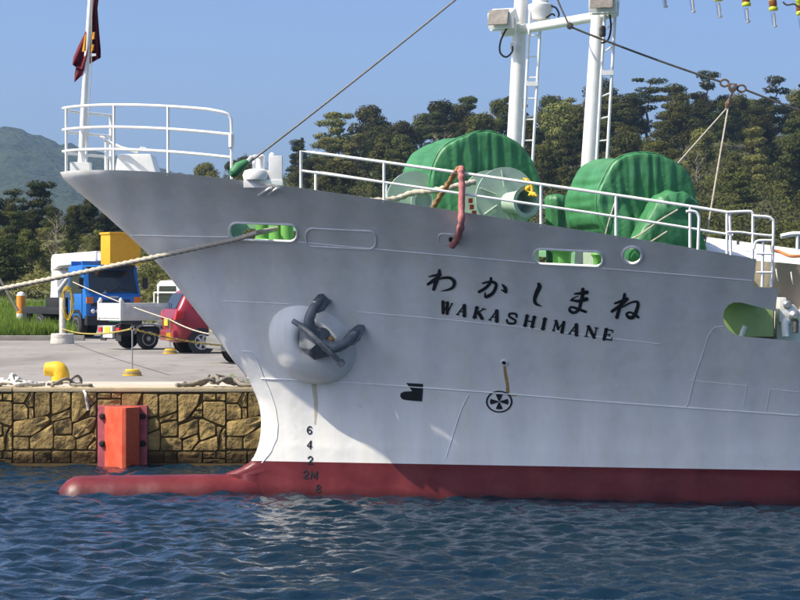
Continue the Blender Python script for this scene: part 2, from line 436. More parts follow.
# ------------------------------------------------------------------ lettering on the hull
def stroke_mesh(strokes, name, m=M_BLACK, off=.006):
    """strokes: list of (points, widths) in picture units laid on the plating"""
    mb = MB()
    for si, (pts, ws) in enumerate(strokes):
        p3 = smooth_path([(x, y, w_) for (x, y), w_ in zip(pts, ws)], 5) if len(pts) > 2 else [Vector((*pts[0], ws[0])).lerp(Vector((*pts[1], ws[1])), k/3) for k in range(4)]
        Lp, Rp = [], []
        for i, q in enumerate(p3):
            a = p3[max(i-1, 0)]; b = p3[min(i+1, len(p3)-1)]
            d = Vector((b.x-a.x, b.y-a.y)); d = d.normalized() if d.length > 1e-6 else Vector((1, 0))
            n_ = Vector((-d.y, d.x))*q.z*.5
            Lp.append((q.x+n_.x, q.y+n_.y)); Rp.append((q.x-n_.x, q.y-n_.y))
        o_ = off+.0004*si
        vs = [hull_at(*p, o_) for p in Lp]+[hull_at(*p, o_) for p in Rp]; k = len(Lp)
        mb.add(vs, [(i, i+1, k+i+1, k+i) for i in range(k-1)])
        for c, s_ in ((p3[0], 0), (p3[-1], 1)):          # round ends
            if c.z > 1.2:
                ring_ = [hull_at(c.x+c.z*.5*math.cos(a), c.y+c.z*.5*math.sin(a), o_+.0002) for a in (2*math.pi*j/8 for j in range(8))]
                mb.add(ring_, [tuple(range(8))])
    o = mb.build(name, m, hull, fix=False)
    return o
def zs(pts, ws, x0, y0, k): return ([(x0+x/k, y0+y/k) for x, y in pts], [q/k*1.15 for q in ws])
A = lambda p, q: zs(p, q, 420, 260, 10)
B = lambda p, q: zs(p, q, 490, 270, 10)
D = lambda p, q: zs(p, q, 560, 280, 8)
stroke_mesh([A([(195,100),(188,150),(165,205),(138,290)], [24,36,38,30]), A([(85,165),(140,152),(205,142)], [10,20,24]), A([(205,145),(145,195),(80,240)], [22,32,24]),
             A([(120,225),(160,200),(230,176),(300,176),(343,215),(330,268),(280,294),(208,308)], [14,16,22,26,32,26,18,5])], 'kana_letter')
stroke_mesh([A([(625,230),(690,216),(740,222),(762,250),(735,320),(690,355),(655,365),(652,320)], [14,22,26,28,30,30,24,10]), A([(710,178),(702,225),(655,278),(592,315)], [22,26,28,26]),
             B([(118,138),(150,175),(158,213)], [10,30,32]), B([(110,193),(150,212)], [8,22])], 'kana_letter')
stroke_mesh([B([(485,135),(494,165),(465,230),(446,300),(465,338),(520,362)], [26,40,38,30,24,4])], 'kana_letter')
stroke_mesh([D([(183,72),(181,120),(166,180),(150,235),(110,260),(77,240),(88,214),(130,224),(205,252)], [26,26,24,22,20,20,14,18,20]), D([(118,108),(165,104),(215,96)], [12,22,28]),
             D([(90,160),(112,140),(150,125)], [16,10,6]), D([(95,158),(150,166),(212,150)], [14,22,30])], 'kana_letter')
stroke_mesh([D([(517,112),(511,150),(482,210),(455,296)], [22,24,24,26]), D([(440,185),(490,167),(538,150)], [14,20,24]), D([(538,155),(482,202),(417,248)], [18,24,22]),
             D([(440,236),(500,212),(578,174),(622,176),(618,225),(590,288),(555,298),(532,270),(560,255),(600,275),(626,296)], [10,12,14,20,24,28,24,16,14,18,18])], 'kana_letter')
GLY = {  # strokes in a unit box, widths as a share of the letter's height
 'W': [([(.05,1),(.28,0)],.26), ([(.28,0),(.52,.85)],.10), ([(.5,1),(.68,0)],.24), ([(.68,0),(.97,1)],.10), ([(-.04,.96),(.6,.96)],.09), ([(.85,.96),(1.06,.96)],.09)],
 'A': [([(.12,.03),(.6,.98)],.11), ([(.62,.98),(.82,.03)],.27), ([(.3,.36),(.75,.36)],.09), ([(-.02,.04),(.3,.04)],.09), ([(.6,.04),(1.02,.04)],.09), ([(.42,.97),(.72,.97)],.09)],
 'K': [([(.2,.03),(.24,.97)],.27), ([(.3,.45),(.86,.95)],.10), ([(.45,.55),(.86,.05)],.25), ([(0,.04),(.42,.04)],.09), ([(.04,.96),(.44,.96)],.09), ([(.68,.96),(1.02,.96)],.09), ([(.68,.04),(1.02,.04)],.09)],
 'S': [([(.88,.72),(.8,.93),(.5,.98),(.2,.86),(.25,.64),(.55,.5),(.85,.36),(.82,.12),(.5,.02),(.2,.06),(.08,.28)],.17)],
 'H': [([(.18,.03),(.2,.97)],.25), ([(.8,.03),(.82,.97)],.25), ([(.2,.5),(.8,.5)],.10), ([(.0,.04),(.38,.04)],.09), ([(.02,.96),(.4,.96)],.09), ([(.62,.04),(1,.04)],.09), ([(.64,.96),(1.02,.96)],.09)],
 'I': [([(.5,.03),(.5,.97)],.27), ([(.15,.04),(.85,.04)],.09), ([(.15,.96),(.85,.96)],.09)],
 'M': [([(.12,.03),(.18,.97)],.11), ([(.2,.97),(.5,.25)],.2), ([(.5,.25),(.82,.97)],.10), ([(.85,.97),(.85,.03)],.25), ([(.0,.04),(.26,.04)],.09), ([(.7,.04),(1.02,.04)],.09), ([(.02,.96),(.24,.96)],.09)],
 'N': [([(.15,.03),(.15,.97)],.11), ([(.18,.97),(.82,.05)],.24), ([(.85,.03),(.85,.97)],.11), ([(0,.04),(.3,.04)],.09), ([(.0,.96),(.26,.96)],.09), ([(.7,.96),(1.02,.96)],.09)],
 'E': [([(.22,.03),(.24,.97)],.26), ([(.1,.95),(.88,.95)],.10), ([(.1,.05),(.9,.05)],.10), ([(.3,.5),(.66,.5)],.10), ([(.66,.36),(.66,.64)],.08), ([(.88,.95),(.88,.72)],.08), ([(.92,.05),(.94,.32)],.08)],
 '6': [([(.8,.85),(.5,.97),(.2,.75),(.15,.35),(.4,.03),(.75,.1),(.82,.35),(.55,.55),(.2,.42)],.17)],
 '4': [([(.65,.0),(.7,1)],.18), ([(.66,.97),(.1,.32)],.14), ([(.1,.3),(.95,.3)],.15)],
 '2': [([(.12,.75),(.4,.98),(.78,.85),(.72,.55),(.15,.08)],.17), ([(.12,.06),(.9,.06)],.16)],
 '8': [([(.5,.97),(.2,.78),(.5,.53),(.85,.25),(.5,.03),(.15,.25),(.5,.53),(.8,.78),(.5,.97)],.17)],
 'm': [([(.1,0),(.14,1)],.16), ([(.14,1),(.48,.2)],.16), ([(.48,.2),(.86,1)],.16), ([(.86,1),(.88,0)],.16)],
}
def glyph(ch, cx, cy, w_, h, ang, slant, name, bold=1):
    ex = (math.cos(R(ang))*w_, math.sin(R(ang))*w_); ey = (slant*h, -h)
    S = []
    for pts, wd in GLY[ch]:
        q = [(cx+(x-.5)*ex[0]+(y-.5)*ey[0], cy+(x-.5)*ex[1]+(y-.5)*ey[1]) for x, y in pts]
        S.append((q, [wd*h*bold]*len(q)))
    return stroke_mesh(S, name)
for ch, cx, cy, w_ in (('W',446.5,307.6,9.5),('A',462.2,310,9.8),('K',479,312.8,10.8),('A',494.6,315.4,9.8),('S',512,318.2,10.5),('H',529.7,321,11),('I',544,323.6,6.5),
                       ('M',558.8,326.2,11.3),('A',574.2,329.2,9.8),('N',591.3,331.8,11.3),('E',608,334.4,9.8)):
    glyph(ch, cx, cy, w_*1.06, 10.6, 9.5, .20, 'name_letter', 1.25)
glyph('6', 309.7, 430, 6, 7.6, 2, .05, 'draught_mark'); glyph('4', 309.7, 444.7, 6, 7.6, 2, .05, 'draught_mark'); glyph('2', 310.5, 460.2, 6.2, 7.6, 2, .05, 'draught_mark')
glyph('2', 306, 474.6, 6.2, 7.6, 4, .1, 'draught_mark'); glyph('m', 314, 475, 7.4, 7.6, 4, .1, 'draught_mark'); glyph('8', 318.5, 488.6, 6.5, 7.4, 4, .05, 'draught_mark')
def decal(polys, name, off=.006):
    mb = MB()
    for po in polys: mb.add([hull_at(*p, off) for p in po], [tuple(range(len(po)))])
    return mb.build(name, M_BLACK, hull, fix=False)
def zz5(p): return [(380+x/5.333, 370+y/5.333) for x, y in p]
decal([zz5([(140,68),(230,73),(228,122),(172,112)]), zz5([(172,112),(228,122),(224,167),(140,160),(118,154),(107,137),(112,122),(130,114)])], 'bulb_symbol')
cx, cy = 380+636/5.333, 370+168/5.333
def ringdecal(cx, cy, r0, r1, name):
    n = 28; mb = MB(); vs = []
    for k in range(n):
        a = 2*math.pi*k/n
        vs += [hull_at(cx+r0*math.cos(a), cy+r0*.83*math.sin(a), .006), hull_at(cx+r1*math.cos(a), cy+r1*.83*math.sin(a), .006)]
    return mb.add(vs, [(2*k, 2*k+1, (2*k+3) % (2*n), (2*k+2) % (2*n)) for k in range(n)]).build(name, M_BLACK, hull, fix=False)
ringdecal(cx, cy, 11.6, 13.3, 'thruster_ring')
decal([[(cx+r*math.cos(R(a+d)), cy+r*.83*math.sin(R(a+d))) for r, d in ((1, -40), (9.3, -22), (9.3, 0), (9.3, 22), (1, 40))] for a in (0, 90, 180, 270)], 'thruster_cross', .0065)
# scupper with its rust run
q = hull_at(504.3, 362.5); n_ = hull_n(q.x, q.z)
MB().lathe([(.045, -.01), (.045, .012), (.03, .014), (.026, .0)], q, n_, 16).build('scupper_rim', M_SEAM, hull, smooth=True)
MB().lathe([(.03, 0), (.03, .011)], q, n_, 12).build('scupper_hole', M_BLACK, hull)
stroke_mesh([([(504.3, 364.5), (505.2, 372), (507, 382), (508.5, 392)], [2.0, 2.8, 3.0, 2.0])], 'rust_streak', M_RUST, .003)
stroke_mesh([([(507, 388), (509, 394.5), (519, 395.2)], [2.2, 2.2, .8])], 'rust_streak', M_RUST, .0034)
M_STAIN = mat('faint_stain', (.50, .47, .36), .8, var=.15, scale=10)
stroke_mesh([([(314, 379), (314.5, 390), (316, 405), (315, 424)], [5, 4.5, 3.5, 1.5])], 'rust_streak', M_STAIN, .002)

# ------------------------------------------------------------------ decks and bulkhead
def deck(x0, x1, dz, name, zfix=None, m=None):
    mb = MB(); vs = []; fs = []; n = 40
    for i in range(n+1):
        x = lerp(x0, x1, i/n); z = zfix if zfix is not None else zt(x)-dz
        b = max(hb(x, z-.05)-.09, .02)
        vs += [(x, YC-b, z), (x, YC+b, z), (x, YC-b, z-.03), (x, YC+b, z-.03)]
    for i in range(n):
        a, b = 4*i, 4*i+4
        fs += [(a, b, b+1, a+1), (a+2, a+3, b+3, b+2)]
    return mb.add(vs, fs).build(name, m or M_GREENP, ship)
deck(-4.35, -2.4, .16, 'bow_platform', m=M_WHITE); deck(-3.0, 3.72, .70, 'foredeck'); deck(3.2, 15.5, 0, 'main_deck', 1.25); deck(3.74, 4.42, .44, 'added_shade_plate')  # last plate is added only to cast shade inside the mooring opening
zf = zt(3.72)-.7
def section_plate(x, z0, z1, name, m):
    zs_ = [lerp(z0, z1, k/8) for k in range(9)]
    poly = [(YC-hb(x, z)+.14, z) for z in zs_]+[(YC+hb(x, z)-.14, z) for z in zs_[::-1]]
    return MB().prism(poly, 'x', x-.03, x+.03).build(name, m, ship)
section_plate(3.69, 1.26, zf-.06, 'bulkhead', M_GREENP); section_plate(15.3, 1.26, 2.0, 'aft_bulkhead', M_WHITE)

# ------------------------------------------------------------------ rails
def edge_pt(s, side=-1, inset=.05, h=0):
    """point on the bulwark rail: s = station x"""
    z = zt(s); b = max(hb(s, z)-inset, 0)
    return Vector((s, YC+side*b, z+h))
XT = xs(zt(-4.5))
def station(u):        # station of the port edge seen at picture column u
    lo, hi = XT+.001, 6
    for _ in range(40):
        m = (lo+hi)/2; p = edge_pt(m); uu = 400+F*p.x/p.y
        if uu < u: lo = m
        else: hi = m
    return (lo+hi)/2
sb = station(231.5)
bow_st = [XT+.07+(sb-XT-.07)*(k/26)**1.7 for k in range(27)]
far_st = [XT+.07+(.50)*(k/12)**1.7 for k in range(13)]
RB = .019
def bow_rail(h, rr=RB):
    pts = [edge_pt(x, 1, .06, h) for x in far_st[::-1]]+[edge_pt(x, -1, .06, h) for x in bow_st[:-2]]
    if h > .7:
        e = edge_pt(sb, -1, .06, 0)
        pts += [e+Vector((-.12, 0, h-.005)), e+Vector((-.045, 0, h-.03)), e+Vector((-.008, 0, h-.09)), e+Vector((0, 0, h-.2)), e]
    else: pts += [edge_pt(bow_st[-1], -1, .06, h)]
    return MB().tube(pts, rr, 8).build('rail', M_WHITE, ship, smooth=True)
for h in (.27, .555, .84): bow_rail(h)
def post(p, h, r=RB, name='stanchion', m=None, lean=(0, 0)):
    return MB().tube([p-Vector((0, 0, .03)), p+Vector((lean[0]*h, lean[1]*h, h))], r, 8).build(name, m or M_WHITE, ship, smooth=True)
for u in (114, 168): post(edge_pt(station(u), -1, .06), .84)
post(edge_pt(bow_st[3], -1, .06), .84); post(edge_pt(far_st[-1], 1, .06), .84, .03); post(edge_pt(far_st[7], 1, .06), .84)
sw = edge_pt(sb, -1, .06)
MB().tube([sw+Vector((0, -.02, .40)), sw+Vector((0, -.02, .56))], .035, 8).build('rail_latch', M_WHITE, ship, smooth=True)

s0, s1 = station(301), station(756)
sts = [lerp(s0, s1, k/40) for k in range(41)]
def side_h(x):
    return lerp(.455, .50, (x-s0)/(s1-s0))
MB().tube([edge_pt(sts[0], -1, .05, 0)]+[edge_pt(x, -1, .05, side_h(x)) for x in sts[:-2]], .019, 8).build('rail', M_WHITE, ship, smooth=True)
MB().tube([edge_pt(x, -1, .05, side_h(x)*.47) for x in sts[:-2]], .016, 8).build('rail', M_WHITE, ship, smooth=True)
for u in (384, 461, 541, 616, 690, 727): 
    x = station(u); post(edge_pt(x, -1, .05), side_h(x), .018)
# starboard rail beyond, partly hidden
MB().tube([edge_pt(sts[0], 1, .05, 0)]+[edge_pt(x, 1, .05, side_h(x)) for x in sts[:-3]], .019, 8).build('rail', M_WHITE, ship, smooth=True)
for u in (301, 384, 461, 541, 616, 690): 
    x = station(u); post(edge_pt(x, 1, .05), side_h(x), .018)
# boarding loops at the break of the forecastle
def pipe(px, Y, r=.018, name='boarding_rail', sm=True, m=None, parent=ship):
    pts = [P(u, v, Y) for u, v in px]
    if sm: pts = smooth_path(pts, 4)
    return MB().tube(pts, r, 8).build(name, m or M_WHITE, parent, smooth=True)
Z6 = lambda l: [(560+x/3.3333, 120+y/3.3333) for x, y in l]
pipe(Z6([(420,306),(438,304),(455,309),(463,325),(463,350),(460,432)]), 28.1)
pipe(Z6([(556,308),(630,305),(641,312),(643,330),(642,462)]), 27.85); pipe(Z6([(566,312),(570,450)]), 27.86, .016)
pipe(Z6([(558,374),(600,374),(642,380)]), 27.85, .014)
pipe(Z6([(643,320),(690,323),(706,331),(712,350),(708,470),(704,556)]), 27.7); pipe(Z6([(643,380),(709,386)]), 27.7, .014)
pipe(Z6([(646,430),(652,408),(668,402),(706,402)]), 27.65, .016); pipe(Z6([(677,404),(674,556)]), 27.66, .017)
pipe(Z6([(655,445),(708,447)]), 27.65, .012); pipe(Z6([(655,508),(706,508)]), 27.65, .012)
pipe(Z6([(736,388),(770,381),(800,380),(830,384)]), 29.0, .03); pipe(Z6([(792,384),(792,432)]), 29.0, .022)

# ------------------------------------------------------------------ bow fittings
fp = P(81, 170, 32.0)
MB().tube([(fp.x, 32, 4.0), P(81, 168, 32), P(85, 85, 32), P(90.5, 0, 32), P(95, -75, 32)], [.05, .048, .042, .036, .03], 10).build('flagstaff', M_WHITE, ship, smooth=True)
MB().box(fp.x-.13, fp.x+.13, 31.87, 32.13, 4.1, 4.40).build('flagstaff_tabernacle', M_WHITE, ship, bevel=.01)
def windlass_cover():
    a = P(113, 166, 31.6); b = P(156, 166, 31.6)
    mb = MB().prism([(a.x, 4.08), (b.x+.05, 4.08), (P(151, 153, 31.6).x, P(0, 154, 31.6).z), (P(118, 153, 31.6).x, P(0, 154, 31.6).z)], 'y', 31.55, 32.3)
    return mb.build('windlass_cover', M_WHITE, ship, bevel=.03)
windlass_cover()
MB().tube([P(104, 140, 31.5), P(122, 148, 31.5), P(138, 152, 31.4)], .022, 8).build('cover_handle', M_WHITE, ship, smooth=True)
MB().tube([P(106, 172, 31.8), P(106, 142, 31.8), P(104, 138, 31.8), P(100, 137, 31.8)], .022, 8).build('vent_pipe', M_WHITE, ship, smooth=True)
MB().tube([P(138, 152, 31.4), P(141, 147.5, 31.4), P(146, 148.5, 31.4)], .012, 6).build('cover_hook', M_WHITE, ship)

# roller fairlead
def fairlead():
    Z5 = lambda x, y, dy=0: P(225+x/10, 140+y/10, yf+dy)
    s = station(262); e = edge_pt(s); yf = e.y+.12
    g = thing('roller_fairlead', None, None, e, parent=ship)
    b0, b1 = Z5(190, 400), Z5(580, 410)
    MB().box(b0.x, b1.x, yf-.10, yf+.18, b0.z-.10, b0.z-.0).build('base_plate', M_WHITE, g, bevel=.01)
    c = Z5(300, 350); MB().lathe([(.10, -.07), (.16, -.06), (.175, 0), (.15, .055), (.08, .075)], c+Vector((.02, 0, 0)), (0, 0, 1), 24).build('roller', M_WHITE, g, smooth=True)
    for x0, x1, dy in ((310, 395, -.02), (272, 345, .22)):
        p = Z5((x0+x1)/2, 400, dy); tp = Z5((x0+x1)/2, 165, dy); r = (x1-x0)/20*yf/F
        MB().lathe([(r, 0), (r, tp.z-p.z-.02), (r*1.15, tp.z-p.z-.015), (r*1.15, tp.z-p.z+.005), (r*.4, tp.z-p.z+.03)], p, (0, 0, 1), 18).build('roller_post', M_WHITE, g, smooth=True)
    p0, p1 = Z5(440, 415), Z5(575, 160)
    MB().box(p0.x, p1.x, yf-.09, yf+.10, p0.z-.05, p1.z).build('bracket', M_WHITE, g, bevel=.012)
    p = Z5(470, 150); MB().lathe([(.035, -.02), (.035, .01), (.015, .03)], p, (0, 0, 1), 12).build('cap', M_WHITE, g, smooth=True)
    for (xa, ya, xb, yb) in ((470, 440, 340, 545), (545, 440, 435, 535)):
        a = hull_at(225+xa/10, 140+ya/10, .05); b = hull_at(225+xb/10, 140+yb/10, .012)
        MB().tube([a, b], .018, 6).build('gusset', M_SEAM, g)
    return g
fairlead()
# anchor boss on the hull
q0 = hull_at(315, 337); ax = (hull_n(q0.x, q0.z)+Vector((.10, -.35, .25))).normalized()
MB().lathe([(.70, -.32), (.635, -.08), (.60, .0), (.54, .07), (.46, .13), (.38, .18), (.31, .21), (.25, .22), (.20, .20), (.17, .14), (.16, -.05)], q0, ax, 48, cap=True).build('anchor_bolster', M_HULL, ship, smooth=True, angle=60)
# chock on the bulwark by the hose
q = hull_at(447, 238); n_ = hull_n(q.x, q.z)
MB().tube([hull_at(*p) for p in rrect(439, 233.5, 456, 243, 3.5, .05)], .014, 8, closed=True).build('chock_ring', M_WHITE, hull, smooth=True)
MB().add([hull_at(*p, .012) for p in rrect(440, 234, 455.5, 242.5, 3, .05)], [tuple(range(28))]).build('chock_plate', M_WHITE, hull, fix=False)
MB().add([hull_at(*p, .016) for p in rrect(449, 236, 453.5, 241, 2, .05)], [tuple(range(28))]).build('chock_hole', M_BLACK, hull, fix=False)

# ------------------------------------------------------------------ gallows mast
Y1, Y2 = 33.0, 31.7
def mast_post(pb, pt, Y, r):
    a, b = P(*pb, Y), P(*pt, Y); d = (b-a).normalized()
    base = a-d*((a.z-2.75)/d.z); top = a+d*((8.2-a.z)/d.z)
    return MB().tube([base, a, b, top], [r*1.06, r*1.03, r*.95, r*.85], 20).build('mast_post', M_WHITE, ship, smooth=True), base, top
_, m1b, m1t = mast_post((512.5, 175), (521, 0), Y1, .098)
_, m2b, m2t = mast_post((588.5, 163), (599, 0), Y2, .094)
MB().tube([P(501, 34, Y1), P(519, 30, Y1), P(600, 16, Y2), P(616, 12.5, 31.5)], [.05, .068, .066, .06], 16).build('crossbeam', M_WHITE, ship, smooth=True)
MB().tube([m1t, m2t], .07, 16).build('crossbeam', M_WHITE, ship, smooth=True)
def ladder(a0, a1, b0, b1, Y, n):
    g = thing('ladder', None, None, P(*a0, Y), parent=ship)
    A0, A1, B0, B1 = P(*a0, Y), P(*a1, Y), P(*b0, Y), P(*b1, Y)
    for s, e in ((A0, A1), (B0, B1)):
        d = (e-s); MB().tube([s-d*.3, e+d*.12], .02, 8).build('stile', M_WHITE, g, smooth=True)
    for k in range(-2, n+2):
        t = (k+.5)/n; MB().tube([A0.lerp(A1, t), B0.lerp(B1, t)], .011, 6).build('rung', M_WHITE, g)
    t = .60; mb = MB(); a, b = A0.lerp(A1, t), B0.lerp(B1, t)
    MB().box(a.x-.01, b.x+.01, Y-.03, Y+.03, a.z-.03, a.z+.03).build('stand_off', M_WHITE, g)
ladder((521.5, 172), (529.5, 25), (532, 172), (540.5, 25), 32.75, 7)
ladder((597, 152), (604.5, 20), (607.5, 152), (615.5, 10), 31.55, 6)
def floodlight(px, Y, s, yaw, lab):
    p = P(*px, Y); g = thing('floodlight', None, None, p, yaw, parent=ship)
    MB().prism([(-.16*s, -.10*s), (.16*s, -.10*s), (.11*s, .13*s), (-.11*s, .13*s)], 'x', -.19*s, .19*s).build('housing', M_WHITE, g, bevel=.015, local=True).rotation_euler = (R(25), 0, 0)
    gl = MB().box(-.155*s, .155*s, -.03, .0, -.11*s, .12*s).build('lens', M_FLOOD, g, local=True); gl.location = (0, -.165*s, .0); gl.rotation_euler = (R(-14), 0, 0)
    MB().tube([(-.2*s, 0, 0), (-.2*s, 0, -.16*s), (.2*s, 0, -.16*s), (.2*s, 0, 0)], .014, 6).build('yoke', M_WHITE, g, local=True)
    return g
M_FLOOD = mat('floodlight_lens', (.22, .20, .17), .15, var=.3, scale=12)
floodlight((503, 19, ), 32.8, .92, R(-25), '')
floodlight((604, 2), 31.3, .95, R(-15), '')
MB().lathe([(.05, -.2), (.07, -.12), (.13, -.10), (.15, 0), (.17, .04), (.17, .10), (.11, .12), (.11, .22), (.14, .26), (.1, .33), (.04, .36)], P(540.5, 12, 32.8), (0, 0, 1), 20).build('horn_speaker', M_WHITE, ship, smooth=True)
def cable(px, Y, r=.013): return MB().tube(smooth_path([P(u, v, Y) for u, v in px], 5), r, 6).build('cable', M_BLACK, ship, smooth=True)
cable([(508, 26), (501, 40), (500, 52), (506, 57), (512, 52), (512.5, 46)], 32.7)
cable([(551, 6), (556, 8), (559, 14), (558, 17)], 32.6); cable([(609, 10), (611, 26), (609, 38), (605, 42), (601, 43)], 31.4)
cable([(546, 18), (552, 14), (555, 16)], 32.6)
MB().box(*[c for c in (P(510, 52, 32.85).x, P(514, 52, 32.85).x)], 32.8, 32.88, P(0, 50, 32.85).z, P(0, 43, 32.85).z).build('junction_box', M_WHITE, ship)
MB().lathe([(.03, 0), (.045, .02), (.045, .12), (.02, .15)], P(602.5, 37, 31.45), (0, 0, 1), 12).build('deck_lamp', M_WIRE, ship, smooth=True)

# ------------------------------------------------------------------ anchor (hangs in its hawse)
def anchor():
    yb = q0.y+ax.y*.26
    g = thing('anchor', 'dark grey stockless anchor stowed in the round white boss on the bow', 'anchor', P(318, 338, yb))
    K = lambda x, y, d=0: P(280+x/7.06, 285+y/7.06, yb-.06-d)
    MB().tube([K(318, 330, -.45), K(300, 350, -.05), K(265, 420, .06)], [.10, .10, .11], 12).build('shank', M_ANCH, g, smooth=True)
    # crown block: faceted lump
    f = [K(140, 300, .10), K(200, 300, .16), K(300, 420, .16), K(360, 470, .08), K(345, 505, .06), K(240, 530, .05), K(205, 500, .10), K(135, 440, .05)]
    b = [p+Vector((0, .22, 0)) for p in f]; top = [K(215, 455, .22), K(255, 420, .22)]
    n = 8; vs = f+b+top
    fs = [(i, (i+1) % n, n+(i+1) % n, n+i) for i in range(n)]+[tuple(range(n, 2*n))]
    fs += [(0, 1, 17, 16), (7, 0, 16), (6, 7, 16), (5, 6, 16), (5, 16, 17), (4, 5, 17), (3, 4, 17), (2, 3, 17), (1, 2, 17)]
    MB().add(vs, fs).build('crown', M_ANCH, g, bevel=.012)
    def arm(pts, rs):
        c = [K(x, y, d) for x, y, d in pts]; MB().tube(smooth_path(c, 5), [np.interp(i/(len(c)-1)/5, np.arange(len(rs))/(len(rs)-1), rs) for i in range(5*(len(c)-1)+1)], 10).build('arm', M_ANCH, g, smooth=True)
    arm([(240, 370, .08), (205, 270, .16), (225, 190, .15), (265, 125, .10), (325, 78, .02)], [.085, .075, .065, .06, .02])
    arm([(300, 420, .10), (375, 440, .17), (450, 420, .16), (520, 360, .08), (575, 295, -.02)], [.085, .075, .065, .06, .02])
    def palm(px, d):
        mx_ = sum(p[0] for p in px)/len(px); my_ = sum(p[1] for p in px)/len(px)
        vs = [K(mx_+(x-mx_)*1.22, my_+(y-my_)*1.15, dd+.05) for x, y, dd in px]; m = len(vs); c = [p+Vector((0, .035, 0)) for p in vs]
        MB().add(vs+c, [tuple(range(m)), tuple(range(m, 2*m))[::-1]]+[(i, (i+1) % m, m+(i+1) % m, m+i) for i in range(m)]).build('palm', M_ANCH, g, bevel=.006)
    palm([(235, 120, .08), (275, 72, .05), (335, 62, .0), (368, 78, -.03), (345, 118, .03), (310, 175, .06), (268, 190, .10), (250, 150, .11)], 0)
    palm([(450, 385, .10), (495, 325, .05), (545, 288, 0), (582, 290, -.04), (585, 320, -.02), (560, 385, .05), (525, 415, .08), (470, 430, .12)], 0)
    MB().tube([K(92, 255, .15), K(170, 300, .24), K(290, 415, .26), K(430, 550, .15)], [.035, .04, .042, .032], 10).build('tripping_bar', M_ANCH, g, smooth=True)
    p = K(432, 552, .15); MB().lathe([(.02, -.04), (.05, -.03), (.05, .03), (.02, .04)], p, (.7, 0, -.7), 10).build('bar_end', M_ANCH, g, smooth=True)
    p = K(358, 385, .06); MB().lathe([(.02, -.05), (.04, -.03), (.04, .02), (.02, .03)], p, (-1, -1, 0), 8).build('rusty_lug', M_RUST, g, smooth=True)
anchor()

# ------------------------------------------------------------------ flag
def flag():
    m1 = mat('maroon_cloth', (.13, .012, .022), .85, var=.25, scale=6); m2 = mat('gold_cloth', (.62, .27, .02), .8, var=.15)
    g = thing('flag', 'maroon flag with gold emblem hanging limp from the white bow flagstaff', 'flag', P(90, 60, 32))
    def sheet(left, right, n, name, m, Y, amp, ph, folds=2.3):
        mb = MB(); vs = []; fs = []; cols = 12
        for i in range(n+1):
            t = i/n
            for j in range(cols+1):
                s = j/cols
                def at(pl):
                    k = t*(len(pl)-1); a = min(int(k), len(pl)-2); return lerp(pl[a][0], pl[a+1][0], k-a), lerp(pl[a][1], pl[a+1][1], k-a)
                (ul, vl), (ur, vr) = at(left), at(right)
                vs.append(P(lerp(ul, ur, s), lerp(vl, vr, s), Y+amp*t*math.sin(s*math.pi*2*folds+ph+t*1.5)))
        for i in range(n):
            for j in range(cols): a = i*(cols+1)+j; fs.append((a, a+1, a+cols+2, a+cols+1))
        return mb.add(vs, fs).build(name, m, g, smooth=True, angle=80, fix=False)
    Zf = lambda l: [(60+x/6.667, y/6.667) for x, y in l]
    sheet(Zf([(225,-40),(205,90),(195,220),(192,330),(190,430)]), Zf([(262,-40),(250,60),(262,220),(272,330),(272,385)]), 16, 'cloth', m1, 32.06, .05, .4)
    sheet(Zf([(188,150),(168,215),(125,300),(90,380),(82,430)]), Zf([(198,150),(196,260),(190,380),(165,485),(108,450)]), 16, 'cloth', m1, 31.98, .05, 2.0, 1.6)
    sheet(Zf([(108,440),(98,490),(95,545)]), Zf([(162,440),(150,500),(97,548)]), 8, 'cloth', m1, 31.97, .02, 1.0, 1.2)
    for l, r, Y in (([(205,300),(205,345)], [(228,295),(226,335)], 31.94), ([(214,215),(212,262)], [(234,212),(232,262)], 31.94), ([(160,235),(146,345)], [(178,225),(172,340)], 31.89)):
        sheet(Zf(l), Zf(r), 4, 'emblem', m2, Y, .012, 0, 1)
    sheet(Zf([(203,355),(203,378)]), Zf([(240,358),(240,372)]), 3, 'halyard_toggle', M_WHITE, 31.92, .0, 0, 1)
    MB().tube([P(92.5, -70, 31.97), P(91.5, 60, 31.97), P(87, 150, 31.97)], .006, 5).build('halyard', M_ROPE, g)
flag()

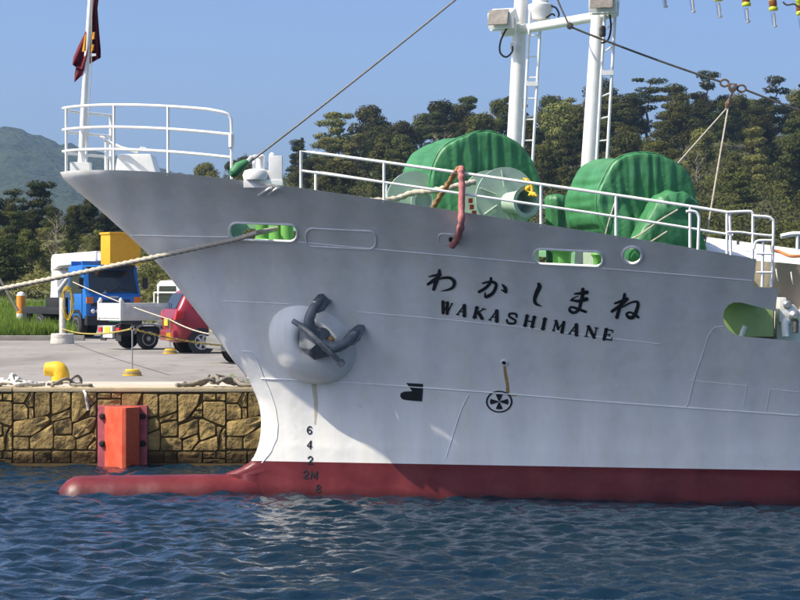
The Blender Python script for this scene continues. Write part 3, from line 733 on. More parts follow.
# ------------------------------------------------------------------ deck machinery and covered drums
def draped_drum(cu, cv, Y, r, length, yaw, seed, name, label, boss=True):
    """reel under a tarpaulin; axis points to the viewer turned by yaw"""
    c = P(cu, cv, Y); rnd = random.Random(seed)
    g = thing(name, label, 'covered reel', (c.x, c.y, c.z-r-.35), yaw, group='net reels under green covers')
    zc = r+.35
    NA = 220
    ph = [rnd.uniform(0, 6.28) for _ in range(8)]; fr = [rnd.randint(*q) for q in ((9, 13), (17, 23), (29, 37), (5, 7))]
    def fold(a, k):   # pleats, stronger further down the sides
        s = sum(math.sin(fr[i]*a+ph[i]+(k*1.2 if i == 0 else 0))*w_ for i, w_ in enumerate((.5, .35, .2, .3)))
        return s
    prof = []   # (radius factor, y, fold amp radial, fold amp axial)
    for k in range(15): prof.append((.06+.9*(k/14), -length/2-.015-.02*math.sin(k/14*3.1), 0, .022))
    prof += [(.985, -length/2-.005, .004, .02), (1.0, -length/2+.03, .006, .006), (.995, -length/2+.09, .010, 0)]
    for k in range(1, 8):
        t = k/8; prof.append((.985-.05*math.sin(t*math.pi), -length/2+.09+(length-.18)*t, .012+.012*math.sin(t*math.pi), 0))
    prof += [(.995, length/2-.09, .01, 0), (1, length/2-.03, .006, 0), (.97, length/2, 0, 0), (.3, length/2+.02, 0, 0)]
    vs = []; fs = []
    for pi_, (rf, y, ar, aa) in enumerate(prof):
        for k in range(NA):
            a = 2*math.pi*k/NA
            f = fold(a, rf*2.2)
            ax_, az = math.sin(a), math.cos(a)
            # cloth hangs: below the axle it falls straight and a bit proud of the flange
            low = max(0, -az); rr = r*rf*(1+ar*f*1.6+(.018*math.sin(3*a+ph[3])+.014*math.sin(5*a+ph[4])+.010*math.sin(8*a+ph[5]))*min(1, rf))
            x = rr*ax_*(1+.05*low); z = rr*az*(1-.0*low)
            xv = rr*ax_
            rd = lambda q: 1-2*abs(math.sin(q))**.7
            fx = .55*rd(xv*13/r+ph[0]+.7*math.sin(2.3*az))+.45*rd(xv*8.3/r+ph[1]+.9*az)+.25*math.sin(xv*41/r+ph[2]+2*az)
            hang = min(1, max(0, 1.05-az*rf))
            yy = y+(aa*(.35+.65*hang)*fx*1.1 if y < 0 else aa*f)-(low*.10 if y < 0 and rf > .4 else 0)
            vs.append((x, yy, zc+z))
    m = len(prof)
    for i in range(m-1):
        for k in range(NA): fs.append((i*NA+k, i*NA+(k+1) % NA, (i+1)*NA+(k+1) % NA, (i+1)*NA+k))
    fs += [tuple(range(NA)), tuple((m-1)*NA+k for k in range(NA))]
    MB().add(vs, fs).build('tarpaulin', M_TARP, g, smooth=True, local=True, angle=70)
    MB().tube([((q_ := r*(1.004+.018*math.sin(3*a+ph[3])+.014*math.sin(5*a+ph[4])+.010*math.sin(8*a+ph[5])))*math.sin(a)*(1+.05*max(0, -math.cos(a))), -length/2+.045-.06*max(0, -math.cos(a)), zc+q_*math.cos(a)) for a in (2*math.pi*k/64 for k in range(64))], .016, 6, closed=True).build('hem_rope', M_TARP, g, smooth=True, local=True)
    for sx in (-1, 1):
        MB().box(sx*.35-.06, sx*.35+.06, -length/2+.05, length/2-.05, -.05, .45).build('stand', M_PALEG, g, local=True)
    if boss:    # winch motor under the same cover, sticking out towards the rail
        mb = MB(); n2 = 26; vs = []; fs = []
        outl = [(-.05, .02), (.02, .16), (.14, .24), (.30, .26), (.46, .21), (.58, .10), (.62, -.2), (.63, -.65), (-.30, -.65), (-.20, -.2)]
        ol = [(p.x, p.y) for p in smooth_path([(x, z, 0) for x, z in outl], 4)]
        ks = len(ol); lay = [(1.0, -length/2+.05), (1.0, -length/2-.16), (.97, -length/2-.30), (.90, -length/2-.35), (.5, -length/2-.37)]
        for j, (sc_, y) in enumerate(lay):
            for k, (x, z) in enumerate(ol):
                wv = .014*math.sin(k*1.3+j)+.012*math.sin(k*.7+2*j)
                vs.append((.2+(x-.2)*sc_, y+wv, zc-.10+(z+.1)*sc_-.1+wv))
        for j in range(len(lay)-1):
            for k in range(ks): fs.append((j*ks+k, j*ks+(k+1) % ks, (j+1)*ks+(k+1) % ks, (j+1)*ks+k))
        fs.append(tuple((len(lay)-1)*ks+k for k in range(ks)))
        mb.add(vs, fs).build('motor_cover', M_TARP, g, smooth=True, local=True, angle=70)
        MB().tube(smooth_path([(-r*.95, -length/2-.10, zc-.55), (-.3, -length/2-.42, zc-.42), (.0, -length/2-.44, zc-.22), (.25, -length/2-.42, zc-.08)], 5), .011, 6).build('lashing', M_ROPE, g, local=True)
        MB().tube(smooth_path([(-r*.95, -length/2-.05, zc-.6), (-r*.8, -length/2-.08, zc-.2), (-r*.62, -length/2-.05, zc+.1)], 5), .010, 6).build('lashing', M_ROPE, g, local=True)
        MB().tube(smooth_path([(-r*.9, -length/2-.10, zc-.58), (-.25, -length/2-.43, zc-.54), (.1, -length/2-.45, zc-.35)], 5), .010, 6).build('lashing', M_ROPE, g, local=True)
    return g
draped_drum(629, 206, 30.7, .655, 1.35, R(14), 3, 'covered_net_reel', 'bulky green tarpaulin covered reel nearest the break in the rail, lashed with cord')
draped_drum(468, 190, 31.8, .735, 1.45, R(16), 8, 'covered_net_reel', 'taller green tarpaulin covered reel forward of the twin white mast posts', boss=False)
def winch():
    c = P(503, 199, 30.4)
    g = thing('mooring_winch', 'pale green mooring winch with round flange and warping drum behind the rail', 'winch', (c.x, c.y, 2.95), R(16))
    z = c.z-2.95
    MB().lathe([(.40, 0), (.40, .025), (.37, .03), (.12, .045)], (0, -.12, z), (0, 1, 0), 40).build('flange', M_PALEG, g, smooth=True, local=True)
    MB().lathe([(.16, 0), (.16, .55)], (0, -.05, z), (0, 1, 0), 24).build('barrel', M_PALEG, g, smooth=True, local=True)
    MB().lathe([(.39, 0), (.39, .03)], (0, .5, z), (0, 1, 0), 40).build('flange', M_PALEG, g, smooth=True, local=True)
    MB().lathe([(.13, -.05), (.14, .14), (.16, .28), (.195, .36), (.20, .38), (.15, .38), (.14, .28), (.13, .1)], (0.06, -.12, z-.05), (.25, -1, 0), 32).build('warping_drum', M_PALEG, g, smooth=True, local=True)
    for a in (20, 100, 160, 215, 290, 335):
        d = Vector((math.cos(R(a)), 0, math.sin(R(a)))); cpt = Vector((0, -.135, z))
        MB().tube([cpt+d*.15, cpt+d*.37], .012, 6).build('rib', M_PALEG, g, local=True)
    for k, a in enumerate(range(185, 250, 13)):
        d = Vector((math.cos(R(a)), 0, math.sin(R(a))))
        p = Vector((-.12, -.14, z))+d*.36
        MB().box(p.x-.025, p.x+.025, p.y-.02, p.y+.02, p.z-.03, p.z+.03).build('brake_block', MATS.get('dull_red') or mat('dull_red', (.20, .03, .02), .7), g, local=True)
    MB().box(-.45, .45, -.1, .6, -.05, z-.3).build('bed', M_PALEG, g, bevel=.02, local=True)
    MB().box(-.72, -.48, .0, .4, .0, .62).build('gearbox', M_PALEG, g, bevel=.04, local=True)
    MB().tube([(-.6, -.1, .55), (-.58, -.12, .85)], .03, 8).build('brake_lever', M_PALEG, g, local=True)
winch()
def windlass():
    c = P(414, 199, 31.0)
    g = thing('rope_windlass', 'pale green windlass with dark drum end forward of the winch', 'winch', (c.x, c.y, 2.95), R(16))
    z = c.z-2.95
    MB().lathe([(.36, 0), (.36, .03), (.30, .05)], (0, 0, z), (0, 1, 0), 32).build('flange', M_PALEG, g, smooth=True, local=True)
    MB().lathe([(.10, .03), (.13, -.08), (.17, -.16), (.17, -.18), (.12, -.18), (.1, -.1)], (.08, 0, z-.04), (0, 1, 0), 24).build('drum_end', M_PALEG, g, smooth=True, local=True)
    MB().box(-.5, .5, 0, .5, 0, z-.2).build('bed', M_PALEG, g, bevel=.02, local=True)
    MB().box(.45, .68, -.1, .3, .0, z+.16).build('gearbox', M_PALEG, g, bevel=.04, local=True)
    MB().tube([(.50, -.12, z-.2), (.52, -.14, z+.08)], .06, 10).build('valve', M_PALEG, g, local=True)
windlass()
def small_cover():
    c = P(556, 205, 32.5); g = thing('covered_ventilator', 'small upright green cover standing between the two reels and masts', 'cover', (c.x, c.y, 2.8))
    prof = [(.12, 0), (.13, .6), (.14, 1.0), (.15, 1.12), (.12, 1.18), (.02, 1.20)]; vs = []; n = 36
    for i, (r, h) in enumerate(prof):
        for k in range(n):
            a = 2*math.pi*k/n; rr = r*(1+.10*math.sin(9*a+i)); vs.append((c.x+rr*math.cos(a), c.y+rr*math.sin(a), 2.8+h))
    fs = [(i*n+k, i*n+(k+1) % n, (i+1)*n+(k+1) % n, (i+1)*n+k) for i in range(len(prof)-1) for k in range(n)]
    MB().add(vs, fs).build('cloth', M_TARP, g, smooth=True, angle=70)
small_cover()
# green rollers and gear seen through the bulwark slots
def slot_gear(u, v, Y, lab, r=.10):
    c = P(u, v, Y); g = thing('guide_roller', lab, 'roller', (c.x, c.y, zt(c.x)-.7))
    MB().lathe([(r*1.5, 0), (r*1.5, .03), (r, .06), (r*.9, .25), (r, .45), (r*1.5, .49), (r*1.3, .53)], (c.x, c.y, zt(c.x)-.72), (0, 0, 1), 24).build('roller', mat('bright_green_paint', (.14, .36, .09), .45, var=.15), g, smooth=True)
    MB().box(c.x-.2, c.x+.2, c.y-.12, c.y+.2, zt(c.x)-.75, zt(c.x)-.7).build('foot', M_GREENP, g)
slot_gear(277, 232, 31.2, 'bright green guide roller seen through the slot by the mooring rope', .11)
slot_gear(287, 232, 31.0, 'bright green guide roller at the aft end of the mooring rope slot', .09)
slot_gear(262, 233, 31.4, 'bright green guide roller behind the mooring rope in the bulwark slot', .09)
slot_gear(562, 258, 30.2, 'thick bright green roller seen through the slot under the larger kana', .12)
slot_gear(598, 260, 29.9, 'slim bright green roller at the aft end of the slot by the round port', .06)

# ------------------------------------------------------------------ gear at the break of the forecastle
def aft_gear():
    M_CANV = mat('brown_canvas', (.30, .25, .185), .9, var=.15, scale=3, bump=.02, bscale=6)
    M_CANW = mat('white_canvas', (.72, .74, .76), .8, var=.08, scale=5, bump=.01, bscale=8)
    g = thing('deck_awning', 'white canvas awning edge above hanging brown canvas aft of the forecastle', 'awning', (5.5, 30, 1.25))
    # white canopy: gently sloping sheet with folded near edge
    vs = []; fs = []; nx, ny = 40, 6
    for i in range(nx+1):
        t = i/nx
        u = lerp(676, 900, t); vtop = lerp(233, 254, min(t*1.4, 1.6)); vbot = lerp(252, 272, t*1.3)
        a = P(u, vtop, 31.9); b = P(u, vbot, 30.25)
        for j in range(ny+1):
            q_ = a.lerp(b, j/ny); q_.z += .02*math.sin(i*.9+j)*math.sin(j/ny*3.14); vs.append(q_)
        q_ = b+Vector((0, 0, -.05-.025*math.sin(i*1.7))); vs.append(q_)
    k = ny+2
    for i in range(nx):
        for j in range(k-1): a = i*k+j; fs.append((a, a+1, a+k+1, a+k))
    MB().add(vs, fs).build('canopy', M_CANW, g, smooth=True, angle=60, fix=False)
    vs = []; fs = []
    for i in range(nx+1):
        t = i/nx; u = lerp(700, 920, t)
        for j in range(9):
            s = j/8; q_ = P(u, lerp(lerp(256, 270, t*1.3), 345, s), 30.2); q_.y += .05*math.sin(i*.8+s*2)+.03*math.sin(i*.33+s*5)+.1*s; vs.append(q_)
    for i in range(nx):
        for j in range(8): a = i*9+j; fs.append((a, a+1, a+10, a+9))
    MB().add(vs, fs).build('side_curtain', M_CANV, g, smooth=True, angle=60, fix=False)
    for u in (704, 738, 772, 806):
        MB().tube([P(u, 231+(u-680)*.15, 31.2), P(u, 236+(u-680)*.15, 31.2)], .02, 6).build('eyelet_post', M_WIRE, g)
    MB().tube(smooth_path([P(771, 250, 30.2), P(780, 252, 30.2), P(790, 256, 30.1), (P(800, 256, 30.1))], 4), .02, 6).build('orange_cord', mat('orange_cord', (.6, .2, .06), .8), g)
    for u, v in ((762, 268), (776, 272), (791, 275)):
        MB().tube(smooth_path([P(u, v-3, 30.1), P(u+1, v+4, 30.05), P(u+2, v+9, 30.07)], 3), .009, 5).build('tie', M_ROPEW, g)
    for x, y in ((3.5, 31), (8.5, 31), (8.5, 29.9)):
        MB().tube([(x, y+.5, 1.25), (x, y+.5, 3.25)], .04, 8).build('awning_post', M_WHITE, g)
    c = thing('white_line_hauler', 'white hauling machine on the low deck at the right edge', 'hauler', (P(790, 330, 29.9).x, 30.2, 1.26))
    Zg = lambda x, y, Y=28.7: P(710+x/7.5, 270+y/7.5, Y+1.3)
    p0, p1 = Zg(505, 520), Zg(720, 300)
    MB().box(p0.x, p1.x+.4, 30.05, 30.6, 1.26, p1.z).build('cabinet', M_WHITE, c, bevel=.03)
    MB().lathe([(.06, -.02), (.12, 0), (.13, .03), (.09, .06), (.09, .12), (.13, .15), (.12, .18), (.05, .2)], Zg(560, 330, 28.75), (.2, -1, 0), 20).build('pulley', M_WHITE, c, smooth=True)
    MB().box(Zg(505, 0).x, Zg(560, 0).x, 29.85, 30.0, Zg(0, 390).z, Zg(0, 205).z).build('side_plate', M_WHITE, c, bevel=.02)
    MB().prism([(Zg(505,0).x, Zg(0,200).z), (Zg(640,0).x, Zg(0,265).z), (Zg(640,0).x, Zg(0,390).z), (Zg(505,0).x, Zg(0,390).z)], 'y', 30.02, 30.2).build('guard', M_WHITE, c, bevel=.01)
    MB().lathe([(.05, 0), (.07, .04), (.03, .08)], Zg(630, 345, 28.55), (0, -1, 0), 14).build('knob', M_STEEL, c, smooth=True)
    MB().lathe([(.04, 0), (.06, .04), (.03, .08)], Zg(575, 262, 28.6), (0, -1, 0), 14).build('knob', M_STEEL, c, smooth=True)
    MB().tube([Zg(565, 500, 28.5), Zg(560, 400, 28.52), Zg(575, 380, 28.55)], .05, 10).build('roller_arm', M_WHITE, c, smooth=True)
    MB().tube([Zg(640, 470, 28.5), Zg(645, 380, 28.52)], .035, 10).build('hydraulic_hose', M_WIRE, c, smooth=True)
    d = thing('green_locker', 'green painted locker seen through the mooring opening at the low bulwark', 'locker', (4.2, 29.9, 2.12))
    MB().box(3.90, 4.62, 29.68, 30.1, 2.12, 2.60).build('body', mat('moss_green', (.30, .42, .16), .55, var=.1), d, bevel=.02)
    MB().tube([Zg(232, 500, 28.4), Zg(262, 420, 28.4)], .04, 8).build('white_bracket', M_WHITE, ship)
aft_gear()

# ------------------------------------------------------------------ ropes, wires, lamps
ZQ0 = P(0, 390.5, 36.9).z
slot_pt = hull_at(236, 236.5, .06)
NM = Vector((-14.2, 38.3, ZQ0+.2))
main_path = [P(277, 229, 31.05), P(256, 233, 30.2), slot_pt]+sag(slot_pt, NM, .10, 90)[1:]
tag(rope_tube(MB(), resample(main_path, .03), .031, .11).build('mooring_rope', M_ROPE, smooth=True, angle=80, fix=False), 'thick pale mooring rope running from the bow slot to the left', 'rope')
mt = P(566, -92, 32.3)
tag(MB().tube(sag(P(250, 162, 29.3), mt, .04, 20), .013, 6).build('stay_rope', M_ROPEG, smooth=True), 'grey stay rope rising steeply from the bow to the mast head', 'rope')
gs = thing('rope_sleeve', 'green cloth sleeve wrapped on the stay rope end beside the fairlead', 'sleeve', P(240, 178, 29.2))
MB().tube([P(230.5, 176, 29.15), P(233, 173.5, 29.15), P(239, 167, 29.2), P(246, 162.5, 29.25), P(248, 161, 29.25)], [.02, .06, .07, .045, .03], 10).build('cloth', M_TARP, gs, smooth=True)
MB().tube([P(246, 163.5, 29.25), P(252, 157, 29.3)], .03, 8).build('splice', M_ROPEW, gs, smooth=True)
mb_ = thing('derrick_wire', 'dark wire sloping down to the right from the mast crossbeam', 'wire', P(572, 28, 31.4))
bl = P(732, 88, 31.3)
MB().tube([P(552, -14, 31.6), P(561, 8, 31.5), P(569, 25, 31.4)], .014, 6).build('upper_wire', M_WIRE, mb_)
MB().tube(sag(P(571, 27, 31.4), P(720, 81.5, 31.3), .02), .014, 6).build('fore_wire', M_WIRE, mb_)
MB().tube(sag(P(746, 90, 31.3), P(900, 142, 31.2), .03), .014, 6).build('aft_wire', M_WIRE, mb_)
MB().lathe([(.015, -.025), (.045, -.02), (.045, .02), (.015, .025)], P(570, 26, 31.4), (0, 1, 0), 12).build('thimble', M_WIRE, mb_, smooth=True)
for u, v in ((724.5, 83), (741.5, 88.5)):
    cpt = P(u, v, 31.3); MB().tube([cpt+Vector((.055*math.cos(a), 0, .045*math.sin(a))) for a in (2*math.pi*k/14 for k in range(14))], .014, 6, closed=True).build('thimble', mat('rusty_steel', (.12, .075, .05), .7, var=.3), mb_, smooth=True)
pb = thing('pulley_block', 'small rusty pulley block hanging at the joint of the sloping wire', 'pulley', P(731, 100, 31.3))
cpt = P(732.5, 87, 31.3)
MB().prism([(cpt.x-.06, cpt.z+.05), (cpt.x+.06, cpt.z+.04), (cpt.x+.05, cpt.z-.04), (cpt.x, cpt.z-.09), (cpt.x-.05, cpt.z-.03)], 'y', 31.26, 31.34).build('cheek', MATS['rusty_steel'], pb, bevel=.01)
MB().lathe([(.012, -.045), (.03, -.04), (.03, .04), (.012, .045)], cpt, (0, 1, 0), 12).build('sheave', M_STEEL, pb, smooth=True)
MB().tube([cpt-Vector((0, 0, .08)), P(730, 97, 31.3), P(728.5, 101, 31.3)], .014, 6).build('shackle', MATS['rusty_steel'], pb)
MB().tube([P(729.5, 99, 31.3), P(728, 104, 31.3), P(726.5, 108, 31.3)], [.02, .045, .02], 8).build('hook', MATS['rusty_steel'], pb, smooth=True)
tag(MB().tube([P(727, 108, 31.3), P(671, 171, 31.0)], .011, 6).build('fall_rope', M_ROPE), 'thin rope from the pulley block to the larger covered reel', 'rope')
tag(MB().tube([P(728, 108, 31.3), P(706, 238, 30.6), P(704, 250, 30.6)], .011, 6).build('fall_rope', M_ROPE), 'thin rope hanging nearly straight down from the pulley block', 'rope')
# chafing hose over the rail with its rope
M_HOSE = mat('faded_red_hose', (.38, .11, .10), .8, var=.35, scale=14, bump=.006, bscale=30, col2=(.50, .22, .20))
pr = edge_pt(station(461), -1, .05, side_h(station(461)))
hz = [P(452, 246, hull_at(452, 246).y-.08), P(457.5, 238, hull_at(457, 238).y-.10), P(461, 225, pr.y-.10), P(461.5, 205, pr.y-.09), P(462, 185, pr.y-.08), P(461, 172, pr.y-.06), pr+Vector((0, -.02, .05)), pr+Vector((-.01, .06, .02))]
pth = smooth_path(hz, 6)
tag(MB().tube(pth[:40], [.042*(1+.12*math.sin(i*1.9)+.08*math.sin(i*4.7)) for i in range(40)], 12).build('chafing_hose', M_HOSE, smooth=True, angle=70), 'faded red chafing hose hung over the white rail above the name', 'hose')
tag(rope_tube(MB(), resample(smooth_path([pth[38], pr+Vector((-.02, -.03, .055)), pr+Vector((-.08, .05, .0)), P(452, 178, 29.2), P(440, 196, 29.3), P(432, 210, 29.4)], 6), .02), .032, .09).build('hose_rope', M_ROPEB, smooth=True, angle=80, fix=False), 'brown rope knotted over the rail above the red hose', 'rope')
tag(rope_tube(MB(), resample(smooth_path([P(370, 201, 29.6), P(395, 199, 29.7), P(412, 193, 29.7), P(430, 191, 29.6), P(452, 187, 29.4), P(475, 182, 29.5)], 6), .02), .035, .10).build('deck_rope', M_ROPE, smooth=True, angle=80, fix=False), 'pale thick rope lying over the winches behind the rail', 'rope')
yk = thing('yellow_strap', 'yellow strap bundle tied at the foot of the forward mast post', 'strap', P(530, 190, 30))
MB().tube(smooth_path([P(525, 180, 29.9), P(530, 184, 29.9), P(527, 190, 29.9), P(533, 194, 29.85), P(537, 196, 29.8)], 5), [.02+.012*math.sin(i*.9) for i in range(21)], 8).build('strap', M_YEL, yk, smooth=True)
MB().tube(smooth_path([P(523, 179, 29.92), P(529, 181, 29.9), P(532, 190, 29.88), P(529, 196, 29.85)], 5), .018, 8).build('strap', M_YEL, yk, smooth=True)

M_BULB = bpy.data.materials.new('lamp_glass'); M_BULB.use_nodes = True
_b = M_BULB.node_tree.nodes['Principled BSDF']; _b.inputs['Base Color'].default_value = (.93, .95, .97, 1); _b.inputs['Roughness'].default_value = .12
_b.inputs['Transmission Weight'].default_value = 1; _b.inputs['IOR'].default_value = 1.42
M_SOCK = mat('lime_socket', (.45, .50, .03), .5, var=.1); M_BRN = mat('amber_lens', (.22, .07, .015), .3, var=.2)
M_ARC = mat('arc_tube', (.62, .62, .62), .3, var=.1)
lamp_at = [(637, -1), (665.8, 8), (693.8, 13), (720.3, 18), (748.3, 23), (775.3, 27.5), (802.5, 32), (830, 37)]
lw = [P(u, v-45, 32.0) for u, v in lamp_at]
tag(MB().tube([lw[0]+Vector((-1.2, 0, .1))]+lw+[lw[-1]+Vector((1.0, 0, -.1))], .014, 6).build('lamp_wire', M_WIRE), 'dark wire along the top right carrying the row of fishing lamps', 'wire')
tag(MB().tube(smooth_path([P(783, 2, 31.9), P(787, 5, 31.9), P(794, 4, 31.9), P(800, 7, 31.9), P(815, 6, 31.9)], 4), .012, 6).build('lamp_cable', M_WIRE), 'dark loose cable beside the rightmost fishing lamp', 'cable')
ords = ['first', 'second', 'third', 'fourth', 'fifth', 'sixth', 'seventh', 'eighth']
for k, (u, v) in enumerate(lamp_at):
    c = P(u, v-20, 32.0); k_ = 32.0/F
    g = thing('fishing_lamp', f'hanging clear glass fishing lamp with lime socket, {ords[k]} from the left in the row', 'lamp', lw[k], group='fishing lamps hung in a row')
    tilt = Vector((-.10, 0, 1)).normalized()
    b0 = P(u, v, 32.0)
    MB().lathe([(.012, 0), (.030, .012), (.034, .05), (.040, .16), (.048, .215), (.045, .235)], b0, tilt, 16).build('glass', M_BULB, g, smooth=True)
    MB().lathe([(.008, .03), (.012, .05), (.012, .18), (.008, .2)], b0, tilt, 8).build('arc_tube', M_ARC, g, smooth=True)
    MB().lathe([(.022, .004), (.026, .02), (.022, .03)], b0, tilt, 10).build('tip', M_ARC, g, smooth=True)
    MB().lathe([(.055, .225), (.062, .235), (.062, .26), (.05, .275), (.045, .30), (.048, .40), (.055, .41), (.05, .47), (.02, .50)], b0, tilt, 16).build('socket', M_SOCK, g, smooth=True)
    MB().lathe([(.052, .285), (.055, .30), (.055, .345), (.052, .36)], b0, tilt, 16).build('band', M_BRN, g, smooth=True)
    MB().tube([b0+tilt*.49, lw[k]], .009, 5).build('hanger', M_WIRE, g)

# ------------------------------------------------------------------ quay
YQ = 36.9
ZQ = P(0, 390.5, YQ).z
KQ = YQ/F
def stone_material():
    m = mat('cast_stone', (.22, .150, .048), .92, scale=7, bump=.030, bscale=15, col2=(.36, .26, .105))
    n = m.node_tree; L = n.links; b = n.nodes['Principled BSDF']
    src = b.inputs['Base Color'].links[0].from_socket
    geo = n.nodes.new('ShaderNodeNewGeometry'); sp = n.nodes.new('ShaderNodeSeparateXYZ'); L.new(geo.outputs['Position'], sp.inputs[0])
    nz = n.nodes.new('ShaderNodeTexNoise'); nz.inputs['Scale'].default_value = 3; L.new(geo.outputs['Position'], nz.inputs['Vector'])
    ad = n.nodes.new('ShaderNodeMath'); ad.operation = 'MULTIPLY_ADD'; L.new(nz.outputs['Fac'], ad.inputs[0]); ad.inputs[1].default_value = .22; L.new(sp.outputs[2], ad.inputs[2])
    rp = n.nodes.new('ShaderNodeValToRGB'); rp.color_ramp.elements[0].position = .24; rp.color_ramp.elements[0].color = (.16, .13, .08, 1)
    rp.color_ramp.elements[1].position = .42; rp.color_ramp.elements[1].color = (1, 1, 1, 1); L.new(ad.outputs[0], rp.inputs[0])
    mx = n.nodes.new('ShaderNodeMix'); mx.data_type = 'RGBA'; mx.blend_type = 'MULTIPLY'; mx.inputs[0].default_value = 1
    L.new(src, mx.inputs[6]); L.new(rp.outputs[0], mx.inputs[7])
    oi = n.nodes.new('ShaderNodeObjectInfo'); hs = n.nodes.new('ShaderNodeHueSaturation')
    mr = n.nodes.new('ShaderNodeMapRange'); mr.inputs[3].default_value = .82; mr.inputs[4].default_value = 1.15; L.new(oi.outputs['Random'], mr.inputs[0])
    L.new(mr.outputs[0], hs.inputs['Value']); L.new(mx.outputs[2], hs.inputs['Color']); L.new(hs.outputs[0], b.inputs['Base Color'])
    return m
M_STONE = stone_material()
M_MORTAR = mat('dark_mortar', (.10, .066, .024), .95, var=.2, scale=6)
def bx(x0, y0, x1, y1): return [(x0, y0), (x1, y0), (x1, y1), (x0, y1)]
O = 742.9
def sh(l): return [(x+O, y+2) for x, y in l]
STONES = [
 [(78,70),(168,70),(135,128),(78,130)], [(176,70),(192,70),(192,150),(165,155),(142,130)], [(78,140),(140,140),(158,165),(158,224),(78,227)], bx(168,164,190,220),
 [(203,72),(286,70),(286,190),(205,222),(200,180)], [(298,72),(402,70),(402,150),(380,168),(298,196)], [(300,208),(400,170),(400,210),(320,230),(296,234)],
 [(412,72),(486,68),(508,150),(498,176),(440,235),(412,240)], [(496,72),(550,72),(550,118),(516,148)], [(520,158),(550,128),(550,203),(512,206)],
 [(78,238),(268,208),(285,225),(275,250),(185,318),(78,320)], [(312,240),(400,218),(410,240),(410,306),(314,309)], [(420,250),(530,212),(550,216),(536,262),(510,300),(440,330),(418,320)],
 bx(78,329,165,394), [(175,330),(295,255),(303,260),(303,393),(175,395)], [(312,320),(410,318),(430,340),(430,395),(312,395)],
 [(440,340),(528,305),(545,320),(500,376),(495,396),(440,396)], [(505,396),(510,378),(548,345),(550,396)], [(540,312),(550,270),(550,335)],
 bx(78,408,190,474), bx(199,408,291,474), bx(299,408,401,474), bx(410,408,548,474),
 bx(560,76,632,104), bx(640,76,690,102), bx(560,112,690,150), [(699,76),(812,76),(778,150),(740,200),(699,200)],
 [(560,158),(690,158),(690,240),(620,280),(560,270)], [(699,209),(740,210),(812,170),(812,225),(699,262)], [(560,280),(620,290),(640,340),(640,395),(560,395)], [(630,285),(690,250),(760,250),(760,395),(650,395),(650,335)],
 bx(558,408,650,474), bx(660,408,740,474), bx(749,408,835,474),
 sh([(78,78),(160,82),(158,200),(92,212),(78,160)]), sh([(168,84),(268,80),(268,175),(170,210)]), sh([(170,225),(268,186),(268,220),(175,240)]),
 sh([(277,82),(400,80),(385,138),(315,225),(277,240)]), sh([(394,150),(412,130),(412,167),(380,168)]), sh([(352,208),(372,178),(412,177),(412,206)]),
 sh(bx(421,78,488,113)), sh(bx(497,78,545,113)), sh([(421,124),(545,122),(545,260),(500,248),(421,212)]),
 sh([(178,250),(270,230),(270,315),(180,320)]), sh([(280,260),(385,220),(390,300),(300,330),(280,330)]), sh([(398,228),(412,222),(488,257),(488,310),(405,343),(398,300)]),
 sh([(180,330),(285,330),(295,345),(295,400),(180,400)]), sh([(304,345),(385,310),(392,343),(355,388),(350,400),(304,400)]), sh([(364,400),(370,387),(400,353),(500,318),(503,400)]),
 sh([(497,268),(524,272),(508,310),(508,362),(500,310)]), sh([(514,400),(518,310),(535,282),(545,277),(545,400)]),
 sh([(95,228),(150,214),(168,245),(165,275),(98,300)]), sh([(98,310),(170,285),(170,400),(98,400)]),
 sh(bx(100,410,190,472)), sh(bx(199,410,266,472)), sh(bx(276,410,412,472)), sh(bx(421,410,488,443)), sh(bx(497,410,545,443)), sh(bx(421,452,545,472)),
]
PER = (226-12.6)*KQ
